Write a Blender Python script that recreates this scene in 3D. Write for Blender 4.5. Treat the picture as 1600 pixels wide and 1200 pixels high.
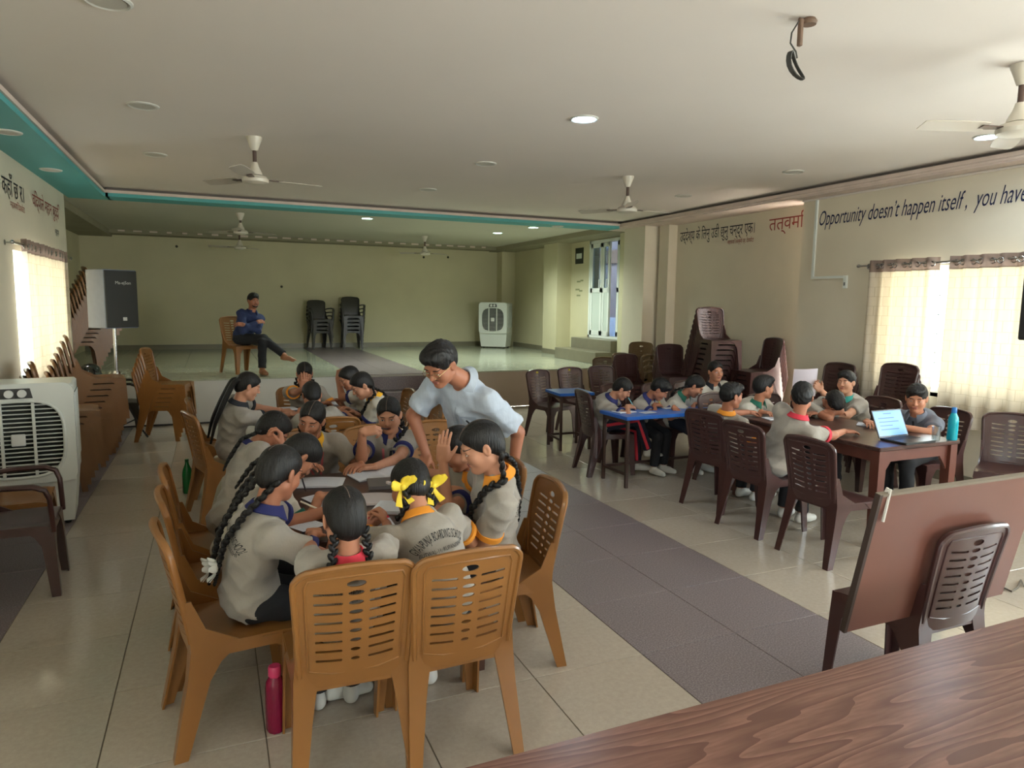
import bpy, bmesh, math, random
import numpy as np
from mathutils import Vector, Matrix
from mathutils.bvhtree import BVHTree
from mathutils.geometry import delaunay_2d_cdt
PI = math.pi
R = math.radians
random.seed(7); rng = np.random.RandomState(7)
for o in list(bpy.data.objects): bpy.data.objects.remove(o)
sc = bpy.context.scene
COL = sc.collection

# ------------------------------------------------------------------ camera (from the vanishing points of the floor joints)
CAM_H = 1.762
_v1 = np.array([332., 467.]); _v2 = np.array([3300., 505.]); _pp = np.array([800., 600.])
FPX = math.sqrt(-float(np.dot(_v1 - _pp, _v2 - _pp)))
def _ax(v):
    d = np.array([v[0] - 800, -(v[1] - 600), -FPX]); return d / np.linalg.norm(d)
_dy = _ax(_v1); _dx = _ax(_v2); _dz = np.cross(_dx, _dy)
RC = np.stack([_dx, _dy, _dz])
cam = bpy.data.cameras.new('camera'); camo = bpy.data.objects.new('camera', cam); COL.objects.link(camo)
cam.sensor_width = 36; cam.lens = FPX / 1600 * 36; cam.clip_start = .05; cam.clip_end = 200
mw = Matrix.Identity(4)
for i in range(3):
    for j in range(3): mw[i][j] = RC[i][j]
mw[2][3] = CAM_H
camo.matrix_world = mw
sc.camera = camo
def ray(u, v): return RC @ np.array([u - 800, -(v - 600), -FPX])
def fl(u, v, z=0.0):
    d = ray(u, v); return np.array([0, 0, CAM_H]) + d * ((z - CAM_H) / d[2])
def atx(u, v, X):
    d = ray(u, v); return np.array([0, 0, CAM_H]) + d * (X / d[0])
def aty(u, v, Y):
    d = ray(u, v); return np.array([0, 0, CAM_H]) + d * (Y / d[1])

# ------------------------------------------------------------------ world, sun-less hazy daylight, exposure
sc.view_settings.view_transform = 'Standard'; sc.view_settings.look = 'None'
sc.view_settings.gamma = 1.0; sc.view_settings.use_curve_mapping = False
sc.view_settings.exposure = EXPOSURE = 0.6
WORLD_STRENGTH = 38.0
W = bpy.data.worlds.new('world'); sc.world = W; W.use_nodes = True
nt = W.node_tree; bg = nt.nodes['Background']
tc = nt.nodes.new('ShaderNodeTexCoord'); sx = nt.nodes.new('ShaderNodeSeparateXYZ'); rp = nt.nodes.new('ShaderNodeValToRGB')
nt.links.new(tc.outputs['Generated'], sx.inputs[0]); nt.links.new(sx.outputs['Z'], rp.inputs[0])
rp.color_ramp.elements[0].position = 0.0; rp.color_ramp.elements[0].color = (1.0, .91, .78, 1)
rp.color_ramp.elements[1].position = .02; rp.color_ramp.elements[1].color = (.80, .755, .71, 1)
e = rp.color_ramp.elements.new(.8); e.color = (.62, .62, .64, 1)
nt.links.new(rp.outputs[0], bg.inputs[0]); bg.inputs[1].default_value = WORLD_STRENGTH
try:
    sc.cycles.use_denoising = True
    sc.cycles.sample_clamp_indirect = 6.0
    sc.cycles.caustics_reflective = False; sc.cycles.caustics_refractive = False
except Exception: pass
def portal(name, loc, size, normal):
    l = bpy.data.lights.new(name, 'AREA'); l.shape = 'RECTANGLE'; l.size, l.size_y = size
    o = bpy.data.objects.new(name, l); COL.objects.link(o); o.location = loc
    o.rotation_euler = Vector(normal).to_track_quat('-Z', 'Y').to_euler()
    l.cycles.is_portal = True
    return o

# ------------------------------------------------------------------ materials
def lin(c):
    c = c / 255.0
    return c / 12.92 if c <= .04045 else ((c + .055) / 1.055) ** 2.4
def rgb(*c): return (lin(c[0]), lin(c[1]), lin(c[2]), 1)
MATS = {}
def mat(name, col=(200, 200, 200), rough=.6, metal=0, noise=None, bump=None, spec=.5, trans=0, emit=None, alpha=None, rand=0, sheen=0, coat=0, wrinkle=None):
    """noise=(scale, amount[, stretch xyz]); bump=(scale, strength); rand = per-object value variation"""
    if name in MATS: return MATS[name]
    m = bpy.data.materials.new(name); m.use_nodes = True; t = m.node_tree; b = t.nodes['Principled BSDF']
    c = rgb(*col); b.inputs['Base Color'].default_value = c
    b.inputs['Roughness'].default_value = rough; b.inputs['Metallic'].default_value = metal
    b.inputs['Specular IOR Level'].default_value = spec
    if trans: b.inputs['Transmission Weight'].default_value = trans
    if coat: b.inputs['Coat Weight'].default_value = coat; b.inputs['Coat Roughness'].default_value = .12
    if sheen: b.inputs['Sheen Weight'].default_value = sheen
    if emit: b.inputs['Emission Color'].default_value = rgb(*emit[0]); b.inputs['Emission Strength'].default_value = emit[1]
    tcn = None
    def coord(stretch=None):
        nonlocal tcn
        if tcn is None: tcn = t.nodes.new('ShaderNodeTexCoord')
        if stretch is None: return tcn.outputs['Object']
        mp = t.nodes.new('ShaderNodeMapping'); mp.inputs['Scale'].default_value = stretch
        t.links.new(tcn.outputs['Object'], mp.inputs[0]); return mp.outputs[0]
    if noise or rand:
        hsv = t.nodes.new('ShaderNodeHueSaturation'); hsv.inputs['Color'].default_value = c
        val = None
        if noise:
            n = t.nodes.new('ShaderNodeTexNoise'); n.inputs['Scale'].default_value = noise[0]; n.inputs['Detail'].default_value = 6
            t.links.new(coord(noise[2] if len(noise) > 2 else None), n.inputs['Vector'])
            mr = t.nodes.new('ShaderNodeMapRange'); mr.inputs[1].default_value = .3; mr.inputs[2].default_value = .7
            mr.inputs[3].default_value = 1 - noise[1]; mr.inputs[4].default_value = 1 + noise[1]
            t.links.new(n.outputs['Fac'], mr.inputs[0]); val = mr.outputs[0]
        if rand:
            oi = t.nodes.new('ShaderNodeObjectInfo'); mr = t.nodes.new('ShaderNodeMapRange')
            mr.inputs[3].default_value = 1 - rand; mr.inputs[4].default_value = 1 + rand
            t.links.new(oi.outputs['Random'], mr.inputs[0])
            if val is None: val = mr.outputs[0]
            else:
                mu = t.nodes.new('ShaderNodeMath'); mu.operation = 'MULTIPLY'
                t.links.new(val, mu.inputs[0]); t.links.new(mr.outputs[0], mu.inputs[1]); val = mu.outputs[0]
        t.links.new(val, hsv.inputs['Value']); t.links.new(hsv.outputs[0], b.inputs['Base Color'])
    h = None
    if bump:
        n = t.nodes.new('ShaderNodeTexNoise'); n.inputs['Scale'].default_value = bump[0]; n.inputs['Detail'].default_value = 4
        t.links.new(coord(bump[2] if len(bump) > 2 else None), n.inputs['Vector'])
        bp = t.nodes.new('ShaderNodeBump'); bp.inputs['Strength'].default_value = bump[1]; bp.inputs['Distance'].default_value = .01
        t.links.new(n.outputs['Fac'], bp.inputs['Height']); t.links.new(bp.outputs[0], b.inputs['Normal'])
    if wrinkle:
        n = t.nodes.new('ShaderNodeTexWave'); n.inputs['Scale'].default_value = wrinkle[0]; n.inputs['Distortion'].default_value = 9; n.inputs['Detail'].default_value = 2
        n.inputs['Detail Scale'].default_value = 1.3
        t.links.new(coord(), n.inputs['Vector'])
        bp = t.nodes.new('ShaderNodeBump'); bp.inputs['Strength'].default_value = wrinkle[1]; bp.inputs['Distance'].default_value = .012
        t.links.new(n.outputs['Fac'], bp.inputs['Height']); t.links.new(bp.outputs[0], b.inputs['Normal'])
    MATS[name] = m
    return m
def wood_mat(name, c1, c2, rough, axis='X', scale=1.0, coat=0):
    """flat laminate with cathedral grain along an axis"""
    m = bpy.data.materials.new(name); m.use_nodes = True; t = m.node_tree; b = t.nodes['Principled BSDF']
    tcn = t.nodes.new('ShaderNodeTexCoord'); mp = t.nodes.new('ShaderNodeMapping')
    mp.inputs['Scale'].default_value = (.45 * scale, 4.2 * scale, 4 * scale) if axis == 'X' else (4.2 * scale, .45 * scale, 4 * scale)
    t.links.new(tcn.outputs['Object'], mp.inputs[0])
    n0 = t.nodes.new('ShaderNodeTexNoise'); n0.inputs['Scale'].default_value = 1.4; n0.inputs['Detail'].default_value = 2
    t.links.new(mp.outputs[0], n0.inputs['Vector'])
    mul = t.nodes.new('ShaderNodeMath'); mul.operation = 'MULTIPLY'; mul.inputs[1].default_value = 15
    t.links.new(n0.outputs['Fac'], mul.inputs[0])
    fr = t.nodes.new('ShaderNodeMath'); fr.operation = 'FRACT'; t.links.new(mul.outputs[0], fr.inputs[0])
    n1 = t.nodes.new('ShaderNodeTexNoise'); n1.inputs['Scale'].default_value = 14; n1.inputs['Detail'].default_value = 5
    mp2 = t.nodes.new('ShaderNodeMapping'); mp2.inputs['Scale'].default_value = (1, 8, 8) if axis == 'X' else (8, 1, 8)
    t.links.new(tcn.outputs['Object'], mp2.inputs[0]); t.links.new(mp2.outputs[0], n1.inputs['Vector'])
    mx = t.nodes.new('ShaderNodeMath'); mx.operation = 'MULTIPLY'; t.links.new(fr.outputs[0], mx.inputs[0]); t.links.new(n1.outputs['Fac'], mx.inputs[1])
    rp_ = t.nodes.new('ShaderNodeValToRGB'); rp_.color_ramp.elements[0].position = .05; rp_.color_ramp.elements[1].position = .55
    rp_.color_ramp.elements[0].color = rgb(*c1); rp_.color_ramp.elements[1].color = rgb(*c2)
    t.links.new(mx.outputs[0], rp_.inputs[0]); t.links.new(rp_.outputs[0], b.inputs['Base Color'])
    b.inputs['Roughness'].default_value = rough
    if coat: b.inputs['Coat Weight'].default_value = coat
    MATS[name] = m; return m
def speckle_mat(name, base, s1, s2, rough, scale=60, amt=.5, rand=.04):
    m = bpy.data.materials.new(name); m.use_nodes = True; t = m.node_tree; b = t.nodes['Principled BSDF']
    tcn = t.nodes.new('ShaderNodeTexCoord')
    oi = t.nodes.new('ShaderNodeObjectInfo'); ad = t.nodes.new('ShaderNodeVectorMath'); ad.operation = 'ADD'
    t.links.new(tcn.outputs['Object'], ad.inputs[0]); t.links.new(oi.outputs['Location'], ad.inputs[1])
    n = t.nodes.new('ShaderNodeTexNoise'); n.inputs['Scale'].default_value = scale; n.inputs['Detail'].default_value = 3; n.inputs['Roughness'].default_value = .7
    t.links.new(ad.outputs[0], n.inputs['Vector'])
    r_ = t.nodes.new('ShaderNodeValToRGB'); el = r_.color_ramp.elements
    el[0].position = .5 - .22 * amt; el[0].color = rgb(*s1); el[1].position = .5 + .22 * amt; el[1].color = rgb(*s2)
    k = el.new(.5); k.color = rgb(*base)
    t.links.new(n.outputs['Fac'], r_.inputs[0])
    hsv = t.nodes.new('ShaderNodeHueSaturation'); mr = t.nodes.new('ShaderNodeMapRange'); mr.inputs[3].default_value = 1 - rand; mr.inputs[4].default_value = 1 + rand
    t.links.new(oi.outputs['Random'], mr.inputs[0]); t.links.new(mr.outputs[0], hsv.inputs['Value']); t.links.new(r_.outputs[0], hsv.inputs['Color'])
    t.links.new(hsv.outputs[0], b.inputs['Base Color']); b.inputs['Roughness'].default_value = rough
    MATS[name] = m; return m
def glass_pane_mat(name, tint=(225, 235, 240), mixf=.1):
    m = bpy.data.materials.new(name); m.use_nodes = True; t = m.node_tree
    out = t.nodes['Material Output']; t.nodes.remove(t.nodes['Principled BSDF'])
    a = t.nodes.new('ShaderNodeBsdfTransparent'); a.inputs[0].default_value = rgb(*tint)
    g = t.nodes.new('ShaderNodeBsdfGlossy'); g.inputs['Roughness'].default_value = .03
    mx = t.nodes.new('ShaderNodeMixShader'); mx.inputs[0].default_value = mixf
    t.links.new(a.outputs[0], mx.inputs[1]); t.links.new(g.outputs[0], mx.inputs[2]); t.links.new(mx.outputs[0], out.inputs[0])
    MATS[name] = m; return m
def cloth_trans_mat(name, col, tcol, fac):
    m = bpy.data.materials.new(name); m.use_nodes = True; t = m.node_tree
    out = t.nodes['Material Output']; t.nodes.remove(t.nodes['Principled BSDF'])
    d = t.nodes.new('ShaderNodeBsdfDiffuse'); d.inputs[0].default_value = rgb(*col)
    g = t.nodes.new('ShaderNodeBsdfTranslucent'); g.inputs[0].default_value = rgb(*tcol)
    mx = t.nodes.new('ShaderNodeMixShader'); mx.inputs[0].default_value = fac
    t.links.new(d.outputs[0], mx.inputs[1]); t.links.new(g.outputs[0], mx.inputs[2]); t.links.new(mx.outputs[0], out.inputs[0])
    MATS[name] = m; return m
def tint_plastic(name, col, rough=.08):
    return mat(name, col, rough, trans=.55, spec=.5)

# ------------------------------------------------------------------ mesh helpers
class MB:
    def __init__(s): s.v = []; s.f = []; s.mi = []
    def add(s, v, f, m=0):
        n = len(s.v); s.v += [tuple(map(float, p)) for p in v]; s.f += [tuple(i + n for i in q) for q in f]; s.mi += [m] * len(f); return s
    def box(s, x0, x1, y0, y1, z0, z1, m=0):
        v = [(x0, y0, z0), (x1, y0, z0), (x1, y1, z0), (x0, y1, z0), (x0, y0, z1), (x1, y0, z1), (x1, y1, z1), (x0, y1, z1)]
        return s.add(v, [(0, 3, 2, 1), (4, 5, 6, 7), (0, 1, 5, 4), (1, 2, 6, 5), (2, 3, 7, 6), (3, 0, 4, 7)], m)
    def rbox(s, x0, x1, y0, y1, z0, z1, b=.01, n=3, m=0):
        """box with rounded vertical edges and chamfered top and bottom"""
        b = min(b, (x1 - x0) / 2.01, (y1 - y0) / 2.01, (z1 - z0) / 2.01)
        def ring(ins, z):
            p = []
            r = b
            for cx, cy, a0 in ((x1 - b, y1 - b, 0), (x0 + b, y1 - b, 90), (x0 + b, y0 + b, 180), (x1 - b, y0 + b, 270)):
                for k in range(n + 1):
                    a = R(a0 + 90 * k / n); p.append((cx + (r - ins) * math.cos(a), cy + (r - ins) * math.sin(a), z))
            return p
        c = b * .5
        return s.loft([ring(c, z0), ring(0, z0 + c), ring(0, z1 - c), ring(c, z1)], True, True, True, m)
    def loft(s, rings, closed=True, cap0=True, cap1=True, m=0):
        n = len(rings[0]); v = [p for r_ in rings for p in r_]; f = []
        for i in range(len(rings) - 1):
            for j in range(n if closed else n - 1):
                a = i * n + j; b = i * n + (j + 1) % n; f.append((a, b, b + n, a + n))
        if cap0: f.append(tuple(range(n - 1, -1, -1)))
        if cap1: f.append(tuple((len(rings) - 1) * n + j for j in range(n)))
        return s.add(v, f, m)
    def tube(s, path, rad, n=8, cap=True, m=0, flat=None, closed=False):
        P = [Vector(p) for p in path]; k = len(P)
        rs = rad if hasattr(rad, '__len__') else [rad] * k
        rings = []; prev = None
        for i in range(k):
            if closed: d = P[(i + 1) % k] - P[i - 1]
            else: d = (P[min(i + 1, k - 1)] - P[max(i - 1, 0)])
            if d.length < 1e-9: d = Vector((0, 0, 1))
            d.normalize()
            if prev is None:
                u = d.cross(Vector((0, 0, 1)))
                if u.length < .1: u = d.cross(Vector((0, 1, 0)))
                u.normalize()
            else:
                u = prev - d * prev.dot(d)
                if u.length < 1e-6: u = d.orthogonal()
                u.normalize()
            prev = u; w = d.cross(u)
            fx, fy = flat if flat else (1, 1)
            rings.append([tuple(P[i] + u * (rs[i] * fx * math.cos(2 * PI * j / n)) + w * (rs[i] * fy * math.sin(2 * PI * j / n))) for j in range(n)])
        if closed: rings.append(rings[0]); cap = False
        return s.loft(rings, True, cap, cap, m)
    def lathe(s, prof, c=(0, 0, 0), n=24, m=0, axis='Z', cap=True):
        rings = []
        for r_, z in prof:
            ring = []
            for j in range(n):
                a = 2 * PI * j / n; x, y = r_ * math.cos(a), r_ * math.sin(a)
                p = (x, y, z) if axis == 'Z' else ((z, x, y) if axis == 'X' else (y, z, x))
                ring.append((p[0] + c[0], p[1] + c[1], p[2] + c[2]))
            rings.append(ring)
        return s.loft(rings, True, cap, cap, m)
    def ell(s, c, r, rot=None, nu=10, nv=7, m=0):
        v = []; f = []
        M_ = rot if rot is not None else np.eye(3)
        for i in range(nv + 1):
            th = PI * i / nv
            for j in range(nu):
                ph = 2 * PI * j / nu
                p = np.array([r[0] * math.sin(th) * math.cos(ph), r[1] * math.sin(th) * math.sin(ph), r[2] * math.cos(th)])
                v.append(tuple(np.asarray(c) + M_ @ p))
        for i in range(nv):
            for j in range(nu):
                a = i * nu + j; b = i * nu + (j + 1) % nu; f.append((a, a + nu, b + nu, b))
        return s.add(v, f, m)
    def xf(s, fn): s.v = [tuple(fn(*p)) for p in s.v]; return s
    def mesh(s, name='mesh', mats=None, smooth=True, sharp=40):
        me = bpy.data.meshes.new(name); me.from_pydata(s.v, [], s.f)
        for m_ in (mats or []): me.materials.append(m_)
        if mats and len(mats) > 1: me.polygons.foreach_set('material_index', s.mi)
        if smooth:
            me.polygons.foreach_set('use_smooth', [True] * len(me.polygons)); me.set_sharp_from_angle(angle=R(sharp))
        me.update(); return me
    def obj(s, name, mats, parent=None, smooth=True, sharp=40, loc=None, rot=None):
        if not isinstance(mats, (list, tuple)): mats = [mats]
        return link(name, s.mesh(name, mats, smooth, sharp), parent, loc, rot)
def link(name, me, parent=None, loc=None, rot=None):
    o = bpy.data.objects.new(name, me); COL.objects.link(o)
    if parent is not None: o.parent = parent
    if loc is not None: o.location = loc
    if rot is not None: o.rotation_euler = rot
    return o
def tag(o, label=None, cat=None, group=None, kind=None):
    if label: o['label'] = label
    if cat: o['category'] = cat
    if group: o['group'] = group
    if kind: o['kind'] = kind
    return o
def thing(name, label, cat, loc=(0, 0, 0), rz=0, group=None):
    o = bpy.data.objects.new(name, None); COL.objects.link(o); o.location = loc; o.rotation_euler = (0, 0, rz); o.empty_display_size = .1
    return tag(o, label, cat, group)
def struct(name, mb, m, parent=None, smooth=False):
    o = mb.obj(name, m, parent, smooth)
    if parent is None: o['kind'] = 'structure'
    return o
def copy_tree(o, parent=None):
    c = o.copy(); COL.objects.link(c); c.parent = parent
    for ch in list(o.children): copy_tree(ch, c)
    return c
def place(proto, first, loc, rz, label, cat, group=None, name=None):
    """first: list flag; moves the prototype itself the first time, a copy of it afterwards"""
    if not first: first.append(1); o = proto
    else: o = copy_tree(proto)
    o.location = loc; o.rotation_euler = (0, 0, rz)
    for k in ('label', 'category', 'group'):
        if k in o: del o[k]
    tag(o, label, cat, group); return o
def sheet_holes(outline, holes):
    """triangulated sheet with holes -> (2d verts, faces, boundary loops)"""
    V = []; loops = []
    for L in [outline] + holes:
        b = len(V); V += [Vector(p) for p in L]; loops.append(list(range(b, b + len(L))))
    res = delaunay_2d_cdt(V, [], loops, 1, 1e-6)
    vs, es, fs = res[0], res[1], res[2]
    hol = [np.array(h) for h in holes]
    def inside(p, poly):
        x, y = p; c = False; n = len(poly)
        for i in range(n):
            x1, y1 = poly[i]; x2, y2 = poly[i - 1]
            if (y1 > y) != (y2 > y) and x < (x2 - x1) * (y - y1) / (y2 - y1) + x1: c = not c
        return c
    bb = [(min(p[0] for p in h), max(p[0] for p in h), min(p[1] for p in h), max(p[1] for p in h)) for h in holes]
    out = []
    for f in fs:
        cx = sum(vs[i][0] for i in f) / 3; cy = sum(vs[i][1] for i in f) / 3
        if any(b[0] <= cx <= b[1] and b[2] <= cy <= b[3] and inside((cx, cy), h) for h, b in zip(holes, bb)): continue
        out.append(tuple(f))
    return [(v[0], v[1]) for v in vs], out
def thick_sheet(mb, outline, holes, fn, t, m=0):
    """fn(x, y, w) -> 3d point; w in [0, 1] through the thickness t handled by fn"""
    V, F = sheet_holes(outline, holes); n = len(V)
    v = [fn(x, y, 0) for x, y in V] + [fn(x, y, t) for x, y in V]
    f = [tuple(q) for q in F] + [tuple(i + n for i in reversed(q)) for q in F]
    ec = {}
    for q in F:
        for i in range(3):
            a, b = q[i], q[(i + 1) % 3]
            k = (min(a, b), max(a, b)); ec.setdefault(k, []).append((a, b))
    for k, l in ec.items():
        if len(l) == 1: a, b = l[0]; f.append((b, a, a + n, b + n))
    mb.add(v, f, m); return mb
def text_mesh(body, size, align='CENTER', shear=0.0, extrude=0.0, offset=0.0):
    cu = bpy.data.curves.new('txt', 'FONT'); cu.body = body; cu.size = size; cu.align_x = align; cu.shear = shear; cu.extrude = extrude; cu.offset = offset
    cu.resolution_u = 3
    o = bpy.data.objects.new('txt', cu); COL.objects.link(o)
    dg = bpy.context.evaluated_depsgraph_get(); dg.update()
    me = o.evaluated_get(dg).to_mesh()
    v = [tuple(p.co) for p in me.vertices]; f = [tuple(p.vertices) for p in me.polygons]
    o.evaluated_get(dg).to_mesh_clear(); bpy.data.objects.remove(o); bpy.data.curves.remove(cu)
    return v, f
ORD = ['', 'first', 'second', 'third', 'fourth', 'fifth', 'sixth', 'seventh', 'eighth', 'ninth', 'tenth', 'eleventh', 'twelfth', 'thirteenth', 'fourteenth']
# ================================================================== the room
XL, XR, YS, YB, SZ, CZ, FZ = -1.72, 6.85, 10.7, 17.2, .62, 3.2, 3.08   # walls, stage front, back wall, stage height, ceiling, soffit
YN = -4.0; XSL, XSR = -2.55, 7.35; XREC = 7.15
m_wall = mat('cream_wall_paint', (224, 214, 194), .75, noise=(1.3, .05), bump=(90, .05))
m_swall = mat('stage_wall_paint', (204, 196, 164), .75, noise=(1.0, .06), bump=(90, .05))
m_ceil = mat('ceiling_paint', (228, 219, 212), .85, noise=(.8, .02))
m_teal = mat('teal_paint', (88, 170, 172), .6, noise=(1.5, .04))
m_lip = mat('plaster_lip', (222, 204, 194), .8, noise=(6, .06))
m_gap = mat('cove_riser', (122, 112, 106), .85)  # grey-brown puts the recess shadow of the cove into the riser colour
m_skirt = mat('skirting_tile', (128, 122, 104), .3, noise=(8, .05))
m_tile = speckle_mat('ivory_floor_tile', (180, 168, 154), (174, 162, 147), (186, 174, 160), .13, 38, 1.0, .025)
m_dtile = speckle_mat('grey_granite_tile', (124, 112, 114), (100, 89, 92), (158, 147, 147), .36, 120, .8, .03)
m_grout = mat('tile_grout', (112, 102, 88), .8)
m_stile = speckle_mat('stage_floor_tile', (176, 178, 158), (168, 170, 150), (184, 186, 166), .14, 30, 1.0, .02)
m_white = mat('white_upvc', (228, 232, 228), .35)
m_step = speckle_mat('step_granite', (104, 88, 86), (76, 64, 64), (134, 118, 114), .3, 60, .9)

# floor: a grout bed with every tile laid on it
fb = MB().box(XL - .3, XREC + .3, YN - .3, YS + .02, -.12, -.004)
floor = struct('floor', fb, m_grout)
X0, Y0, TS = -.462, 2.77, .6
def tile_mesh(w, d, m):
    b = MB(); g = .0022; c = .0016
    z0, z1 = -.02, 0.0
    x0, x1, y0, y1 = g, w - g, g, d - g
    b.loft([[(x0, y0, z0), (x1, y0, z0), (x1, y1, z0), (x0, y1, z0)], [(x0, y0, z1 - c), (x1, y0, z1 - c), (x1, y1, z1 - c), (x0, y1, z1 - c)],
            [(x0 + c, y0 + c, z1), (x1 - c, y0 + c, z1), (x1 - c, y1 - c, z1), (x0 + c, y1 - c, z1)]], True, False, True)
    return b.mesh('floor_tile', [m], False)
_tm = {}
xs = [XL] + [X0 + TS * k for k in range(-2, 13) if XL + .02 < X0 + TS * k < XREC - .02] + [XREC]
ys = [Y0 + TS * k for k in range(-3, 14) if Y0 + TS * k < YS - .05] + [YS]
for i in range(len(xs) - 1):
    for j in range(len(ys) - 1):
        cx = (xs[i] + xs[i + 1]) / 2
        dark = cx < -1.06 or 1.93 < cx < 3.15
        key = (round(xs[i + 1] - xs[i], 3), round(ys[j + 1] - ys[j], 3), dark)
        if key not in _tm: _tm[key] = tile_mesh(key[0], key[1], m_dtile if dark else m_tile)
        o = link('floor_tile', _tm[key], floor, (xs[i], ys[j], 0))
# the part of the floor beside and behind the camera
b = MB().box(XL, 1.938, YN, ys[0] - .004, -.02, 0).box(3.142, XREC, YN, ys[0] - .004, -.02, 0)
b.obj('near_floor_tiling', m_tile, floor, False)
MB().box(1.942, 3.138, YN, ys[0] - .004, -.02, 0).obj('near_floor_strip', m_dtile, floor, False)

# stage
st = struct('floor_stage', MB().box(XSL, XSR, YS + .012, YB, 0, SZ - .004), m_grout)
_sm = {}
sxs = [XSL] + [X0 + TS * k for k in range(-3, 14) if XSL + .03 < X0 + TS * k < XSR - .03] + [XSR]
sys_ = [YS - .015] + [YS + .6 * k for k in range(1, 11)] + [YB]
for i in range(len(sxs) - 1):
    for j in range(len(sys_) - 1):
        cx = (sxs[i] + sxs[i + 1]) / 2; dark = 1.93 < cx < 3.15
        key = (round(sxs[i + 1] - sxs[i], 3), round(sys_[j + 1] - sys_[j], 3), dark)
        if key not in _sm: _sm[key] = tile_mesh(key[0], key[1], m_dtile if dark else m_stile)
        link('stage_tile', _sm[key], st, (sxs[i], sys_[j], SZ))
m_sface = mat('stage_face_white', (206, 204, 198), .5, noise=(2, .04))
m_sface2 = mat('stage_face_beige', (176, 158, 140), .45, noise=(2, .04))
MB().box(XL, 1.94, YS, YS + .012, 0, SZ - .022).obj('face_panel', m_sface, st, False)
MB().box(3.14, XREC, YS, YS + .012, 0, SZ - .022).obj('face_panel', m_sface2, st, False)
stp = thing('stage_steps', 'dark granite steps leading up to the stage', 'steps', (2.54, 0, 0))
for k in range(3):
    MB().rbox(-.62, .62, YS - .3 * (3 - k), YS - .002, .2 * k, .2 * k + .2 - (0.001 if k < 2 else -.012), .008).obj('step', m_step, stp)

# walls -------------------------------------------------------------
def wall_x(mb, x0, x1, ya, yb, z0, z1, holes):
    """wall slab in the yz plane with rectangular openings (y0, y1, z0, z1)"""
    hs = sorted(holes); y = ya
    for h in hs:
        mb.box(x0, x1, y, h[0], z0, z1); mb.box(x0, x1, h[0], h[1], z0, h[2]); mb.box(x0, x1, h[0], h[1], h[3], z1); y = h[1]
    mb.box(x0, x1, y, yb, z0, z1)
WZ0, WZ1 = .88, 2.2
WR = [(-2.9, -.3, WZ0, WZ1), (.3, 2.7, WZ0, WZ1), (3.15, 5.45, WZ0, WZ1)]
WL = [(-2.4, -.2, WZ0, WZ1), (7.95, 10.0, WZ0, WZ1)]
b = MB(); wall_x(b, XR, XR + .24, YN, 6.67, 0, 3.3, WR); struct('wall_right', b, m_wall)
b = MB().box(XREC, XREC + .2, 6.67, 10.0, 0, 3.3)
b.box(6.98, XREC, 9.64, 9.9, 0, 3.3).box(6.74, XREC + .2, 9.98, 10.62, 0, 3.3); struct('wall_right_recess', b, m_wall)
b = MB(); wall_x(b, XL - .24, XL, YN, YS - .02, 0, 3.3, WL); b.box(XSL - .2, XL - .24, YS - .2, YS - .02, 0, 3.3); struct('wall_left', b, m_wall)
DY0, DY1, DZ0, DZ1 = 11.42, 12.87, 1.06, 3.06
b = MB(); wall_x(b, XSR, XSR + .22, 10.62, YB, 0, 3.3, [(DY0, DY1, DZ0, DZ1)])
b.box(7.0, XSR, 13.72, 14.4, SZ, 3.3).box(7.08, XSR, 10.95, 11.3, SZ, 3.3); struct('wall_stage_right', b, m_swall)
b = MB().box(XSL - .2, XSR + .2, YB, YB + .2, 0, 3.3).box(6.98, XSR, 16.86, YB, SZ, 3.3); struct('wall_back', b, m_swall)
struct('wall_stage_left', MB().box(XSL - .2, XSL, YS - .2, YB, 0, 3.3), m_swall)
WF = [(4.4, 6.4)]  # unseen window, added to bring in light from behind the camera
b = MB(); x_ = XL - .24
for h in WF:
    b.box(x_, h[0], YN - .2, YN, 0, 3.3).box(h[0], h[1], YN - .2, YN, 0, WZ0).box(h[0], h[1], YN - .2, YN, 2.4, 3.3); x_ = h[1]
b.box(x_, XR + .24, YN - .2, YN, 0, 3.3); struct('wall_front', b, m_wall)
b = MB().box(XSL, XSR, YB - .018, YB, SZ, SZ + .11); struct('baseboard_back', b, m_skirt)
b = MB().box(XSR - .018, XSR, 14.4, YB - .02, SZ, SZ + .11).box(6.982, 7.0, 13.70, 14.4, SZ, SZ + .11); struct('baseboard_stage_right', b, m_skirt)
b = MB().box(XR - .014, XR, YN, 6.67, 0, .1).box(XREC - .014, XREC, 6.67, 9.42, 0, .1); struct('baseboard_right', b, m_skirt)
struct('baseboard_left', MB().box(XL, XL + .014, YN, YS - .02, 0, .1), m_skirt)
# door landing on the stage
ds = thing('door_step', 'tiled block of two steps below the white door beside the stage', 'step', (0, 0, SZ))
MB().rbox(6.98, XSR - .002, DY0 - .05, DY1 + .1, 0.001, DZ0 - SZ - .005, .01).obj('riser', m_skirt, ds)
MB().rbox(6.62, 6.979, DY0 - .1, DY1 + .15, 0.001, .22, .01).obj('riser', m_skirt, ds)

# ceilings -----------------------------------------------------------
IL, IR = -1.26, 6.64
struct('ceiling', MB().box(XL - .3, XREC + .3, YN - .2, YS + .3, CZ, CZ + .15), m_ceil)
struct('ceiling_stage', MB().box(XSL - .2, XSR + .2, YS + .3, YB + .2, CZ - .02, CZ + .15), mat('stage_ceiling_paint', (196, 192, 178), .85, noise=(.8, .03)))
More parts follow.
